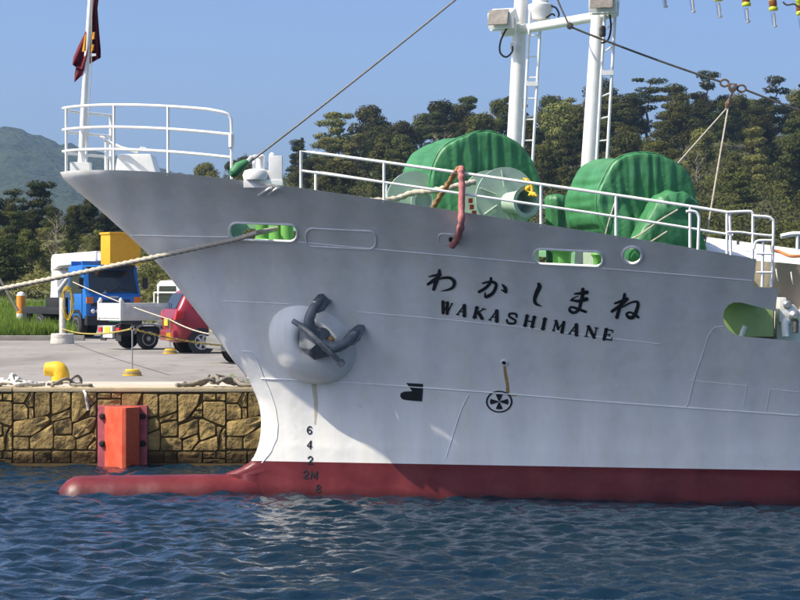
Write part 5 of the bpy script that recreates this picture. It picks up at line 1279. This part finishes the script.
def pickup():
    M_KW = mat('pickup_white', (.70, .70, .67), .35, var=.06); M_BED = mat('bed_white', (.60, .59, .55), .55, var=.15, scale=6); M_BLK = MATS['chassis_black']
    rw = Pz(147.5, 349.5, ZG); yaw = -R(60)
    rot = Matrix.Rotation(yaw, 3, 'Z'); org = rw-rot @ Vector((.62, -.85, 0))
    g = thing('pickup_truck', 'small white flatbed pickup truck with drop sides between truck and maroon car', 'pickup', (org.x, org.y, ZG), yaw)
    for s in (-1, 1):
        wq, _ = wheel(g, s*.62, -.85, .28, .16, M_STEEL, s); wheel(g, s*.62, .72, .28, .16, M_STEEL, s)
        MB().prism([(-1.25, .42), (-1.16, .60), (-.99, .66), (-.71, .66), (-.54, .60), (-.45, .42), (-.49, .40), (-.57, .56), (-.72, .62), (-.98, .62), (-1.13, .56), (-1.21, .40)], 'x', s*.70-.05, s*.70+.02).build('mudguard', M_STEEL, g, local=True)
    MB().box(-.42, .42, -1.55, 1.5, .34, .58).build('chassis', M_BLK, g, local=True)
    MB().box(-.70, .70, -1.62, -.08, .74, .82).build('bed_floor', M_BED, g, local=True)
    for s in (-1, 1):
        d = MB().box(s*.71-.018, s*.71+.018, -1.60, -.08, .80, 1.18).build('drop_side', M_BED, g, bevel=.006, local=True)
        for z in (.88, .98, 1.09): MB().box(s*.735-.008, s*.735+.008, -1.56, -.12, z-.012, z+.012).build('rib', M_BED, d, local=True)
        for y in (-1.60,): MB().box(s*.71-.04, s*.71+.04, y-.05, y+.05, .74, 1.24).build('corner_post', M_BED, g, bevel=.008, local=True)
        MB().lathe([(.05, 0), (.055, .05), (.02, .10)], (s*.66, -1.60, 1.22), (0, 0, 1), 10).build('post_cap', M_BED, g, smooth=True, local=True)
        MB().box(s*.56-.11, s*.56+.11, -1.66, -1.60, .44, .56).build('tail_lamp', MATS['red_lens'], g, bevel=.01, local=True)
        MB().tube([(s*.73, -.06, .8), (s*.73, -.06, 1.45)], .02, 6).build('guard_frame_post', M_BED, g, local=True)
    MB().box(-.69, .69, -1.64, -1.605, .80, 1.18).build('tailgate', M_BED, g, bevel=.006, local=True)
    MB().tube([(-.73, -.06, 1.45), (.73, -.06, 1.45)], .02, 6).build('guard_frame', M_BED, g, local=True)
    MB().box(-.17, .17, -1.70, -1.685, .42, .58).build('number_plate', mat('plate_yellow', (.72, .48, .03), .5), g, local=True)
    MB().box(-.30, .30, -1.685, -1.62, .30, .60).build('rear_apron', M_BED, g, local=True)
    MB().box(-.66, -.32, -1.60, -1.57, .22, .42).build('mud_flap', M_RUB, g, local=True); MB().box(.32, .66, -1.60, -1.57, .22, .42).build('mud_flap', M_RUB, g, local=True)
    n_before = set(g.children)
    prof = [(.50, .40), (.50, 1.66), (.60, 1.76), (1.15, 1.78), (1.30, 1.72), (1.68, 1.05), (1.72, .40)]
    MB().prism(prof, 'x', -.70, .70).build('cab', M_KW, g, bevel=.05, local=True)
    panel(g, [(-.56, .495, 1.15), (.56, .495, 1.15), (.52, .495, 1.62), (-.52, .495, 1.62)], (0, -.012, 0), 'rear_window', M_GLASS)
    panel(g, [(-.62, 1.665, 1.10), (.62, 1.665, 1.10), (.56, 1.335, 1.68), (-.56, 1.335, 1.68)], (0, .02, .01), 'windscreen', M_GLASS)
    for s in (-1, 1):
        panel(g, [(s*.705, .66, 1.15), (s*.705, 1.52, 1.15), (s*.705, 1.24, 1.62), (s*.705, .66, 1.62)], (s*.012, 0, 0), 'door_window', M_GLASS)
        d = MB().box(s*.703-.006, s*.703+.006, .62, 1.50, .50, 1.12).build('door', M_KW, g, bevel=.004, local=True)
        MB().box(s*.715-.015, s*.715+.015, .70, .84, .98, 1.02).build('handle', M_BLK, d, local=True)
        MB().box(s*.82-.06, s*.82+.06, 1.48, 1.52, 1.12, 1.32).build('mirror', M_BLK, g, bevel=.01, local=True)
        MB().box(s*.55-.12, s*.55+.12, 1.70, 1.74, .68, .84).build('headlight', MATS['lamp_clear'], g, bevel=.01, local=True)
    MB().box(-.70, .70, 1.66, 1.78, .32, .52).build('bumper', M_KW, g, bevel=.02, local=True)
    for o in g.children:
        if o not in n_before: o.location.y -= .5
pickup()
def hatchback(wheel_px, yaw, col, name, label, matname, wheel_local=(.66, -1.05)):
    M_P = mat(matname, col, .22, var=.08, spec=.6); M_BLK = MATS['chassis_black']
    rw = Pz(*wheel_px, ZG); rot = Matrix.Rotation(yaw, 3, 'Z'); org = rw-rot @ Vector((*wheel_local, 0))
    g = thing(name, label, 'car', (org.x, org.y, ZG), yaw)
    # body: lofted sections across the length
    secs = [  # y, half width, bottom, belt height, roof height, roof half width
      (-1.70, .52, .42, .80, .80, .50), (-1.68, .62, .32, .95, .96, .58), (-1.62, .70, .26, 1.02, 1.06, .60), (-1.50, .735, .24, 1.03, 1.34, .575), (-1.38, .74, .24, 1.03, 1.52, .56),
      (-1.15, .74, .24, 1.02, 1.58, .55), (-.5, .74, .24, 1.00, 1.61, .55), (.2, .74, .24, .98, 1.58, .545), (.55, .74, .24, .97, 1.44, .55), (1.0, .735, .24, .95, 1.10, .60),
      (1.15, .73, .24, .93, .98, .64), (1.5, .71, .25, .84, .86, .62), (1.66, .64, .30, .74, .75, .55), (1.70, .5, .40, .62, .62, .42)]
    vs = []; fs = []; K = 14
    for y, hw, zb_, zl, zr, rw_ in secs:
        half = [(hw*.80, zb_), (hw*.97, zb_+.10), (hw, (zb_+zl)/2), (hw*.985, zl-.03), (lerp(hw, rw_, .30), lerp(zl, zr, .35)), (rw_*1.0, lerp(zl, zr, .88)), (rw_*.80, zr)]
        for x, z in half: vs.append((x, y, z))
        for x, z in half[::-1]: vs.append((-x, y, z))
    for i in range(len(secs)-1):
        for k in range(K): fs.append((i*K+k, i*K+(k+1) % K, (i+1)*K+(k+1) % K, (i+1)*K+k))
    fs += [tuple(range(K)), tuple((len(secs)-1)*K+k for k in range(K))]
    ob = MB().add(vs, fs).build('body', M_P, g, smooth=True, local=True, angle=50)
    sb = ob.modifiers.new('round', 'SUBSURF'); sb.levels = 1; sb.render_levels = 1
    panel(g, [(-.52, -1.625, 1.07), (.52, -1.625, 1.07), (.48, -1.43, 1.43), (-.48, -1.43, 1.43)], (0, -.012, .008), 'rear_window', M_GLASS)
    panel(g, [(-.54, 1.00, 1.05), (.54, 1.00, 1.05), (.48, .56, 1.42), (-.48, .56, 1.42)], (0, .02, .02), 'windscreen', M_GLASS)
    for s in (-1, 1):
        for (ya, yb, yc, yd) in ((-1.28, -.62, -.62, -1.18), (-.54, .42, .22, -.54)):
            panel(g, [(s*.70, ya, 1.08), (s*.70, yb, 1.08), (s*.575, yc, 1.46), (s*.575, yd, 1.46)], (s*.02, 0, .01), 'side_window', M_GLASS)
        for y in (-1.05, 1.05):
            wq, xo = wheel(g, s*.66, y, .275, .17, M_CHROME, s); alloy_spokes(wq, xo, y, .275, s)
            MB().lathe([(.33, 0), (.33, .012)], (s*.735, y, .285), (s, 0, 0), 28).build('wheel_arch', M_BLK, g, local=True)
        MB().prism([(-1.71, .80), (-1.50, .84), (-1.46, 1.02), (-1.66, 1.02)], 'x', s*.66-.07, s*.66+.082).build('tail_lamp', MATS['red_lens'], g, bevel=.015, local=True)
        MB().box(s*.50-.07, s*.50+.07, -1.73, -1.70, .44, .50).build('reflector', MATS['lamp_clear'], g, local=True)
        MB().prism([(1.45, .68), (1.72, .62), (1.70, .76), (1.48, .84)], 'x', s*.56-.1, s*.56+.1).build('headlight', MATS['lamp_clear'], g, bevel=.015, local=True)
    MB().box(-.66, .66, -1.735, -1.55, .30, .56).build('rear_bumper', M_P, g, bevel=.05, local=True)
    MB().box(-.66, .66, 1.55, 1.735, .28, .52).build('front_bumper', M_P, g, bevel=.05, local=True)
    MB().box(-.17, .17, -1.745, -1.72, .66, .82).build('number_plate', MATS['plate_yellow'], g, local=True)
    MB().tube([(0, -1.66, 1.10), (-.25, -1.60, 1.22)], .012, 5).build('rear_wiper', M_BLK, g, local=True)
hatchback((201, 353.5), -R(70), (.24, .018, .030), 'parked_car', 'maroon hatchback car with alloy wheels parked behind the bow', 'maroon_paint')
hatchback((253, 364), -R(72), (.20, .20, .19), 'parked_car', 'grey car almost hidden behind the bow beyond the maroon car', 'grey_paint', (.66, -1.05))

# ------------------------------------------------------------------ hills and far mountain
def ridge_fn(us, vs_, Y):
    X = [P(u, 0, Y).x for u in us]; Z = [P(0, v, Y).z for v in vs_]
    return lambda x: float(np.interp(x, X, Z))
Y_R = 300.0
ridge = ridge_fn([-500, -100, 60, 180, 240, 300, 350, 400, 440, 480, 540, 600, 640, 685, 740, 800, 900, 1300], [235, 225, 222, 205, 188, 178, 172, 158, 146, 138, 132, 134, 140, 130, 132, 138, 142, 190], Y_R)
def hill_h(x, y):
    """wooded hill: rises from y=150 to the ridge at Y_R, falls behind"""
    t = (y-150)/(Y_R-150)
    if t <= 0: base = 0
    elif t < 1: base = t**.9
    else: base = max(0, 1-(t-1)*.5)
    xr = x*Y_R/max(y, 60)
    return ZG-.4+(ridge(xr)-ZG)*base+1.3*mnoise.noise(Vector((x*.05, y*.05, 3)))*min(1, max(0, t)*3)
def sheet(name, f, x0, x1, y0, y1, nx, ny, m):
    vs = []; fs = []
    for i in range(nx+1):
        for j in range(ny+1):
            x, y = lerp(x0, x1, i/nx), lerp(y0, y1, j/ny); vs.append((x, y, f(x, y)))
    for i in range(nx):
        for j in range(ny): a = i*(ny+1)+j; fs.append((a, a+ny+1, a+ny+2, a+1))
    return struct(MB().add(vs, fs).build(name, m, smooth=True, angle=80))
M_HILL = mat('forest_floor', (.022, .026, .010), .95, scale=.15, col2=(.075, .07, .03))
sheet('hill', hill_h, -190, 190, 135, 480, 90, 70, M_HILL)
# low slope of scrub on the left, nearer
Y_L = 170.0
ridgeL = ridge_fn([-600, -100, 0, 60, 110, 160, 200, 260, 330, 420], [225, 228, 232, 236, 238, 240, 244, 252, 268, 291], Y_L)
def slope_h(x, y):
    t = (y-112)/(Y_L-112); b = 0 if t <= 0 else (t if t < 1 else max(0, 1-(t-1)*1.2))
    xr = x*Y_L/max(y, 60)
    return ZG-.15+(ridgeL(xr)-ZG)*b**.8+.5*mnoise.noise(Vector((x*.12, y*.12, 9)))*min(1, max(0, t)*2)
M_SCRUB = mat('scrub_ground', (.055, .065, .018), .95, scale=.3, col2=(.17, .155, .055))
sheet('scrub_slope', slope_h, -80, 4, 108, 225, 60, 50, M_SCRUB)
def mountain():
    Ym = 1700.0
    rf = ridge_fn([-700, -300, -60, 0, 12, 30, 60, 90, 130, 200, 300, 450, 700, 1000], [190, 140, 126, 124, 123.5, 130, 141, 148, 157, 178, 205, 240, 262, 285], Ym)
    def f(x, y):
        t = (y-900)/(Ym-900); b = 0 if t < 0 else (t**.85 if t < 1 else max(0, 1-(t-1)*.8)); xr = x*Ym/max(y, 300)
        n1 = mnoise.fractal(Vector((x*.006, y*.004, 1)), 1, 2, 5); n2 = mnoise.noise(Vector((x*.07, y*.05, 4))); n3 = mnoise.noise(Vector((x*.16, y*.1, 7)))
        return ZG-2+(rf(xr)-ZG)*b+(14*n1*min(1, max(0, 1.0-t)*2.5)+3.2*n2+3.2*n3)*min(1, b*4)
    m = mat('distant_forest', (.008, .018, .008), .95, scale=.05, col2=(.030, .045, .016), bump=6, bscale=.16, detail=9)
    return sheet('mountain', f, -900, 420, 880, 2600, 330, 190, m)
mountain()

# ------------------------------------------------------------------ trees
def limb_tubes(mb, base, tip, r0, r1, rr, k=5, wob=.05):
    b, t = Vector(base), Vector(tip); L_ = (t-b).length
    pts = [b.lerp(t, i/k)+Vector((rr.uniform(-1, 1), rr.uniform(-1, 1), rr.uniform(-.4, .4)))*wob*L_*(i > 0) for i in range(k+1)]
    mb.tube(pts, [lerp(r0, r1, i/k) for i in range(k+1)], 6); return pts
def tree_proto(kind, seed):
    """unit-ish tree of about 8 m; returns (trunk mesh, crown mesh)"""
    rr = random.Random(seed); rg = np.random.default_rng(seed); mb = MB(); cs = []; rs = []; ns = []
    H = 8.0
    if kind == 'broad':
        top = limb_tubes(mb, (0, 0, -.8), (rr.uniform(-.5, .5), rr.uniform(-.5, .5), H*.55), .22, .10, rr)
        for k in range(20):
            a = rr.uniform(0, 6.28); h = rr.uniform(.28, 1); rad = rr.uniform(.4, 2.5)*math.sin(min(1, (1.12-h)*1.6)*1.57)
            p = (rad*math.cos(a), rad*math.sin(a), H*h*.93); limb_tubes(mb, top[rr.randint(2, 5)], p, .07, .02, rr, 4, .07)
            cs.append(p); q_ = rr.uniform(.7, 1.25); rs.append((q_*1.3, q_*1.3, q_*.95)); ns.append(int(270*q_*q_)+60)
        size = .18; lm = M_LEAFM
    elif kind == 'pine':
        lean = rr.uniform(-1, 1); top = limb_tubes(mb, (0, 0, -.8), (lean, rr.uniform(-.5, .5), H*.92), .2, .06, rr, 7, .03)
        for k in range(22):
            i = rr.randint(2, 7); a = rr.uniform(0, 6.28); h = top[i].z; rad = rr.uniform(.5, 2.2)*(1.15-h/H*.75)
            p = (top[i].x+rad*math.cos(a), top[i].y+rad*math.sin(a), h+rr.uniform(.1, .5)); limb_tubes(mb, top[i], p, .05, .02, rr, 3, .06)
            cs.append(p); q_ = rr.uniform(.55, 1.0); rs.append((q_*1.35, q_*1.35, q_*.68)); ns.append(int(270*q_*q_)+50)
        cs.append(tuple(top[-1])); rs.append((.7, .7, .5)); ns.append(80)
        size = .16; lm = M_LEAFD
    elif kind == 'umbrella':     # open pine: bare trunk, flat pads high up
        lean = rr.uniform(-1.6, 1.6); top = limb_tubes(mb, (0, 0, -.8), (lean, rr.uniform(-.5, .5), H*.9), .2, .07, rr, 7, .04)
        for k in range(13):
            i = rr.randint(4, 7); a = rr.uniform(0, 6.28); rad = rr.uniform(.6, 2.7)
            p = (top[i].x+rad*math.cos(a), top[i].y+rad*math.sin(a), top[i].z+rr.uniform(.2, .8)); limb_tubes(mb, top[i], p, .06, .02, rr, 4, .09)
            cs.append(p); q_ = rr.uniform(.6, 1.05); rs.append((q_*1.4, q_*1.4, q_*.42)); ns.append(int(230*q_*q_)+40)
        size = .16; lm = M_LEAFD
    elif kind == 'cone':
        top = limb_tubes(mb, (0, 0, -.8), (rr.uniform(-.2, .2), 0, H), .17, .03, rr, 7, .015)
        for k in range(26):
            h = .22+.78*(k/25); a = k*2.4; rad = (1.02-h)*2.1*rr.uniform(.6, 1.1)
            p = (rad*math.cos(a), rad*math.sin(a), H*h); limb_tubes(mb, (0, 0, H*h+.15), p, .03, .012, rr, 2, .04)
            q_ = rr.uniform(.45, .7)*(1.2-h*.6); cs.append(p); rs.append((q_*1.2, q_*1.2, q_*.55)); ns.append(int(150*q_*q_)+20)
        size = .17; lm = M_LEAFD
    elif kind == 'bare':
        top = limb_tubes(mb, (0, 0, -.8), (rr.uniform(-.7, .7), 0, H*.7), .13, .06, rr, 6, .05)
        for k in range(16):
            i = rr.randint(2, 6); a = rr.uniform(0, 6.28); l = rr.uniform(1, 2.6)
            p = top[i]+Vector((l*.7*math.cos(a), l*.7*math.sin(a), l*rr.uniform(.5, 1.1))); tw = limb_tubes(mb, top[i], p, .045, .015, rr, 4, .08)
            for _ in range(4):
                b_ = tw[rr.randint(2, 4)]; e = b_+Vector((rr.uniform(-.7, .7), rr.uniform(-.7, .7), rr.uniform(.2, .9))); limb_tubes(mb, b_, e, .018, .006, rr, 2, .08)
            if k % 2 == 0: cs.append(tuple(p)); rs.append((.5, .5, .4)); ns.append(26)
        size = .13; lm = M_LEAFL
    else:  # shrub
        for k in range(9):
            a = rr.uniform(0, 6.28); rad = rr.uniform(.2, 1.5); p = (rad*math.cos(a), rad*math.sin(a), rr.uniform(.5, 2.3)); limb_tubes(mb, (rr.uniform(-.2, .2), rr.uniform(-.2, .2), -.3), p, .05, .02, rr, 3, .08)
            cs.append(p); q_ = rr.uniform(.55, .95); rs.append((q_*1.1, q_*1.1, q_*.85)); ns.append(int(170*q_*q_)+30)
        size = .13; lm = M_LEAFL
    me_t = bpy.data.meshes.new('trunk'); me_t.from_pydata(mb.v, [], mb.f); me_t.materials.append(M_BARKP if kind == 'bare' else M_BARK)
    me_c = np_mesh('crown', leaf_cloud(cs, rs, ns, size, rg), 4, lm)
    return me_t, me_c
PROTO = {}
for kd, n in (('broad', 7), ('pine', 5), ('umbrella', 4), ('cone', 2), ('bare', 3), ('shrub', 4)):
    PROTO[kd] = [tree_proto(kd, 31*i+len(kd)) for i in range(n)]
VAR = {}
def with_mat(me, m):
    k = (me.name, m.name)
    if k not in VAR: c = me.copy(); c.materials.clear(); c.materials.append(m); VAR[k] = c
    return VAR[k]
def plant(kind, pos, h, label, group, cat='tree', leaf=None, name=None, base=8.0):
    mt_, mc_ = random.choice(PROTO[kind]); s = h/base
    nm = name or {'broad': 'broadleaf_tree', 'pine': 'pine_tree', 'umbrella': 'pine_tree', 'cone': 'conifer_tree', 'bare': 'bare_tree', 'shrub': 'shrub'}[kind]
    g = bpy.data.objects.new(nm, None); C.objects.link(g); g.location = pos; g.rotation_euler = (0, 0, random.uniform(0, 6.28))
    g.scale = (s*random.uniform(.85, 1.2), s*random.uniform(.85, 1.2), s)
    tag(g, label, cat, group)
    a = bpy.data.objects.new('trunk', mt_); b = bpy.data.objects.new('crown', with_mat(mc_, leaf) if leaf else mc_)
    for o in (a, b): C.objects.link(o); o.parent = g
    return g
ORD = ['first', 'second', 'third', 'fourth', 'fifth', 'sixth', 'seventh', 'eighth', 'ninth', 'tenth', 'eleventh', 'twelfth']
def name_trees(recs):
    """recs: (object, kind words, row words, band words, column): number them from the left inside each band"""
    sets = {}
    for r in recs: sets.setdefault(r[1:4], []).append(r)
    for (kd, row, band), l in sets.items():
        l.sort(key=lambda r: r[4])
        for k, r in enumerate(l):
            r[0]['label'] = f'{kd} {row} {band}' if len(l) == 1 else f'{ORD[min(k, 11)]} {kd} from the left {row} {band}'
def hill_trees():
    recs = []
    def band(u):
        return ('left of the covered reels' if u < 395 else 'over the taller covered reel' if u < 512 else 'between the white mast posts' if u < 590 else
                'between mast and pulley block' if u < 728 else 'right of the pulley block')
    rr = random.Random(21)
    LBL = {'broad': 'rounded evergreen tree massed on the wooded hill behind the ship', 'pine': 'dark layered pine on the wooded hill behind the ship',
           'cone': 'narrow pointed conifer on the wooded hill behind the ship', 'umbrella': 'open flat topped pine on the wooded hill behind the ship', 'bare': 'sparse pale branched tree on the wooded hill behind the ship'}
    GRP = {k: {'broad': 'rounded trees on the hill', 'pine': 'pines on the hill', 'cone': 'conifers on the hill', 'umbrella': 'open pines on the hill', 'bare': 'sparse trees on the hill'}[k] for k in LBL}
    n = 0
    # skyline row, spaced tighter, then down the visible slope
    for Y, step, hs in ((303, 2.6, (4.4, 8.4)), (291, 3.2, (4.6, 8.0)), (278, 4.6, (5, 7.5)), (262, 5.2, (5, 7)), (246, 5.4, (4.6, 6.6)), (230, 5.6, (4.5, 6.2)), (213, 5.8, (4, 6)), (196, 6.0, (4, 5.5))):
        x = P(205 if Y > 250 else 330, 0, Y).x
        x1 = P(850, 0, Y).x
        while x < x1:
            kd = rr.choices(['broad', 'pine', 'cone', 'bare'], [8, 4, .5, .9 if Y > 290 else .9])[0]
            if kd == 'pine' and Y > 285 and rr.random() < .35: kd = 'umbrella'
            if kd == 'cone' and Y > 285 and rr.random() < .6: kd = 'pine'
            xx, yy = x+rr.uniform(-1.2, 1.2), Y+rr.uniform(-5, 5)
            h = rr.uniform(*hs)*(1.1 if kd == 'cone' else 1)
            if Y > 285: h *= rr.choice([.7, .85, 1, 1, 1.15])
            if 400+F*x/Y < 330: h *= .72
            leaf = rr.choices([None, M_LEAFD, M_LEAFM, M_LEAFL], [3, 2, 2, 1.1])[0] if kd in ('broad', 'pine', 'umbrella') else None
            t_ = plant(kd, (xx, yy, hill_h(xx, yy)-.2), h, LBL[kd], GRP[kd], leaf=leaf); n += 1
            uu = 400+F*xx/yy
            recs.append((t_, {'broad': 'rounded tree', 'pine': 'layered pine', 'umbrella': 'open flat pine', 'cone': 'pointed conifer', 'bare': 'sparse pale tree'}[kd],
                         'on the skyline' if Y > 285 else 'on the upper hillside' if Y > 250 else 'low on the hillside', band(uu), uu))
            x += step*rr.uniform(.75, 1.3)
    # left scrub slope
    L2 = {'broad': 'dark bushy tree on the low scrub slope left of the bow', 'pine': 'dark pine standing on the low scrub slope left of the bow', 'bare': 'pale leafless tree on the low scrub slope left of the bow', 'shrub': 'olive shrub on the low scrub slope left of the bow'}
    G2 = {'broad': 'bushy trees on the scrub slope', 'pine': 'pines on the scrub slope', 'bare': 'leafless trees on the scrub slope', 'shrub': 'shrubs on the scrub slope'}
    for u, Y, h, kd in ((-8, 165, 3.2, 'broad'), (8, 168, 2.6, 'broad'), (20, 171, 3.6, 'pine'), (33, 170, 2.2, 'broad'), (44, 172, 4.4, 'pine'), (52, 169, 2.4, 'broad'), (62, 172, 2.2, 'bare'), (72, 170, 2.4, 'broad'), (82, 173, 2.8, 'pine'),
                        (92, 170, 3.0, 'broad'), (104, 172, 2.4, 'broad'), (116, 170, 2.8, 'pine'), (127, 172, 2.2, 'broad'), (140, 171, 2.6, 'broad'), (152, 171, 2.2, 'pine'), (166, 172, 2.6, 'broad'), (55, 140, 3.6, 'bare'), (12, 142, 3.0, 'pine'), (30, 138, 2.4, 'broad'), (84, 136, 2.0, 'bare'),
                        (3, 120, 3.2, 'broad'), (25, 150, 2.4, 'broad'), (70, 150, 2.2, 'broad'), (98, 148, 2.0, 'broad'), (120, 150, 1.8, 'broad'), (148, 150, 2.4, 'broad')):
        x = P(u, 0, Y).x; t_ = plant(kd, (x, Y, slope_h(x, Y)-.1), h, L2[kd], G2[kd], leaf=M_LEAFM if kd == 'broad' and rr.random() < .4 else (M_LEAFD if kd != 'bare' else None))
        recs.append((t_, {'broad': 'dark bushy tree', 'pine': 'dark pine', 'bare': 'leafless pale tree'}[kd], 'atop the scrub slope' if Y > 160 else 'low on the scrub slope', 'left of the bow' if u < 103 else 'behind the yellow basket', u))
    name_trees(recs)
    for k in range(60):
        Y = rr.uniform(112, 168); u = rr.uniform(-12, 215); x = P(u, 0, Y).x
        plant('shrub', (x, Y, slope_h(x, Y)-.05), rr.uniform(.5, 1.3), ('olive shrub low on the slope' if Y < 140 else 'olive shrub high on the slope')+(' above the grass bank' if u < 60 else ' behind the bucket truck' if u < 140 else ' close behind the bow'), G2['shrub'], 'shrub', leaf=rr.choice([M_LEAFL, M_LEAFL, M_LEAFM]), base=3.0)
    return n
hill_trees()
def undergrowth():
    rg = np.random.default_rng(77); cs, rs, ns = [], [], []
    for k in range(1500):
        Y = rg.uniform(160, 315); u = rg.uniform(190, 860); x = P(u, 0, Y).x; r = rg.uniform(.7, 1.7)
        cs.append((x, Y, hill_h(x, Y)+r*.35)); rs.append((r*1.3, r*1.3, r*.8)); ns.append(int(130*r))
    me = np_mesh('undergrowth', leaf_cloud(cs, rs, ns, .15, rg), 4, M_LEAFM)
    tag(link('undergrowth', me), 'dense green undergrowth covering the wooded hill', 'undergrowth', kind='stuff')
    cs, rs, ns = [], [], []
    for k in range(900):
        Y = rg.uniform(110, 172); u = rg.uniform(-20, 230); x = P(u, 0, Y).x; r = rg.uniform(.15, .5)
        cs.append((x, Y, slope_h(x, Y)+r*.3)); rs.append((r*1.6, r*1.6, r*.8)); ns.append(int(20+50*r))
    me = np_mesh('ground_cover', leaf_cloud(cs, rs, ns, .10, rg), 4, M_LEAFL)
    tag(link('ground_cover', me), 'olive ground cover over the low scrub slope', 'ground cover', kind='stuff')
undergrowth()
# weeds growing in the quay joint
def weed(u, v, Y, lab, s):
    rg = np.random.default_rng(int(u)); c = P(u, v, Y); c.z = ZG
    me = np_mesh('leaves', leaf_cloud([(c.x, c.y, ZG+.05*s)], [(.09*s, .09*s, .07*s)], [70], .02, rg), 4, M_GRASS)
    tag(link('weed', me), lab, 'weed')
weed(231, 379, 39.6, 'small green weed tuft growing on the quay close to the bow', 1.1)
weed(248, 385, 38.2, 'tiny green weed tuft between the rope heap and the bow', .8)

# ------------------------------------------------------------------ water
def water():
    m = bpy.data.materials.new('sea_water'); m.use_nodes = True; n = m.node_tree; L = n.links; b = n.nodes['Principled BSDF']
    b.inputs['Base Color'].default_value = (.003, .014, .026, 1); b.inputs['Roughness'].default_value = .06; b.inputs['IOR'].default_value = 1.333; b.inputs['Specular IOR Level'].default_value = .5
    tc = n.nodes.new('ShaderNodeTexCoord'); prev = None
    for sc, dist, det in ((5, .020, 3), (17, .006, 3)):
        mp = n.nodes.new('ShaderNodeMapping'); mp.inputs['Scale'].default_value = (1, .8, 1); L.new(tc.outputs['Object'], mp.inputs[0])
        nz = n.nodes.new('ShaderNodeTexNoise'); nz.inputs['Scale'].default_value = sc; nz.inputs['Detail'].default_value = det; nz.inputs['Distortion'].default_value = .6; L.new(mp.outputs[0], nz.inputs['Vector'])
        bp = n.nodes.new('ShaderNodeBump'); bp.inputs['Distance'].default_value = dist; bp.inputs['Strength'].default_value = 1; L.new(nz.outputs['Fac'], bp.inputs['Height'])
        if prev: L.new(prev, bp.inputs['Normal'])
        prev = bp.outputs[0]
    L.new(prev, b.inputs['Normal'])
    rg = np.random.default_rng(4)
    x0, x1, y0, y1 = -14., 14., 9., 36.88; st = .042
    xs_ = np.arange(x0, x1+st, st); ys_ = np.arange(y0, y1+st/2, st); X, Y = np.meshgrid(xs_, ys_, indexing='ij')
    Z = np.zeros_like(X)
    for k in range(90):
        lam = np.exp(rg.uniform(np.log(.13), np.log(.85))); th = rg.normal(R(255), R(38)); kx, ky = 2*np.pi/lam*np.cos(th), 2*np.pi/lam*np.sin(th)
        amp = .0062*lam**1.0
        ph = kx*X+ky*Y+rg.uniform(0, 6.28); Z += amp*(np.sin(ph)+.25*np.sin(2*ph+.6))
    ed = np.minimum(np.minimum(X-x0, x1-X), Y-y0); Z *= np.clip(ed/2, 0, 1)
    nx, ny = X.shape
    V = np.stack([X, Y, Z], -1).reshape(-1, 3)
    i, j = np.meshgrid(np.arange(nx-1), np.arange(ny-1), indexing='ij'); a = (i*ny+j).ravel()
    Q = np.stack([a, a+ny, a+ny+1, a+1], 1)
    me = bpy.data.meshes.new('water'); me.vertices.add(len(V)); me.vertices.foreach_set('co', V.astype(np.float32).ravel())
    me.loops.add(Q.size); me.loops.foreach_set('vertex_index', Q.astype(np.int32).ravel()); me.polygons.add(len(Q)); me.polygons.foreach_set('loop_start', np.arange(0, Q.size, 4, dtype=np.int32))
    me.update(calc_edges=True); me.polygons.foreach_set('use_smooth', [True]*len(Q)); me.materials.append(m)
    wo = struct(link('water', me))
    mb = MB()
    for bx_ in ((-600, x0, -600, 36.88), (x1, 600, -600, 36.88), (x0, x1, -600, y0)):
        a_, b_, c_, d_ = bx_; mb.add([(a_, c_, 0), (b_, c_, 0), (b_, d_, 0), (a_, d_, 0)], [(0, 1, 2, 3)])
    struct(mb.build('water', m))
water()
# ------------------------------------------------------------------ haze
def haze():
    m = bpy.data.materials.new('haze_air'); m.use_nodes = True; n = m.node_tree
    for q in list(n.nodes): n.nodes.remove(q)
    out = n.nodes.new('ShaderNodeOutputMaterial'); v = n.nodes.new('ShaderNodeVolumePrincipled'); v.inputs['Density'].default_value = .00016
    v.inputs['Color'].default_value = (.42, .66, 1.0, 1); v.inputs['Anisotropy'].default_value = .1
    n.links.new(v.outputs[0], out.inputs['Volume'])
    tag(MB().box(-2600, 2600, -650, 6100, -4, 150).build('haze', m), 'thin bluish haze over the harbour and hills', 'haze', kind='stuff')
haze()
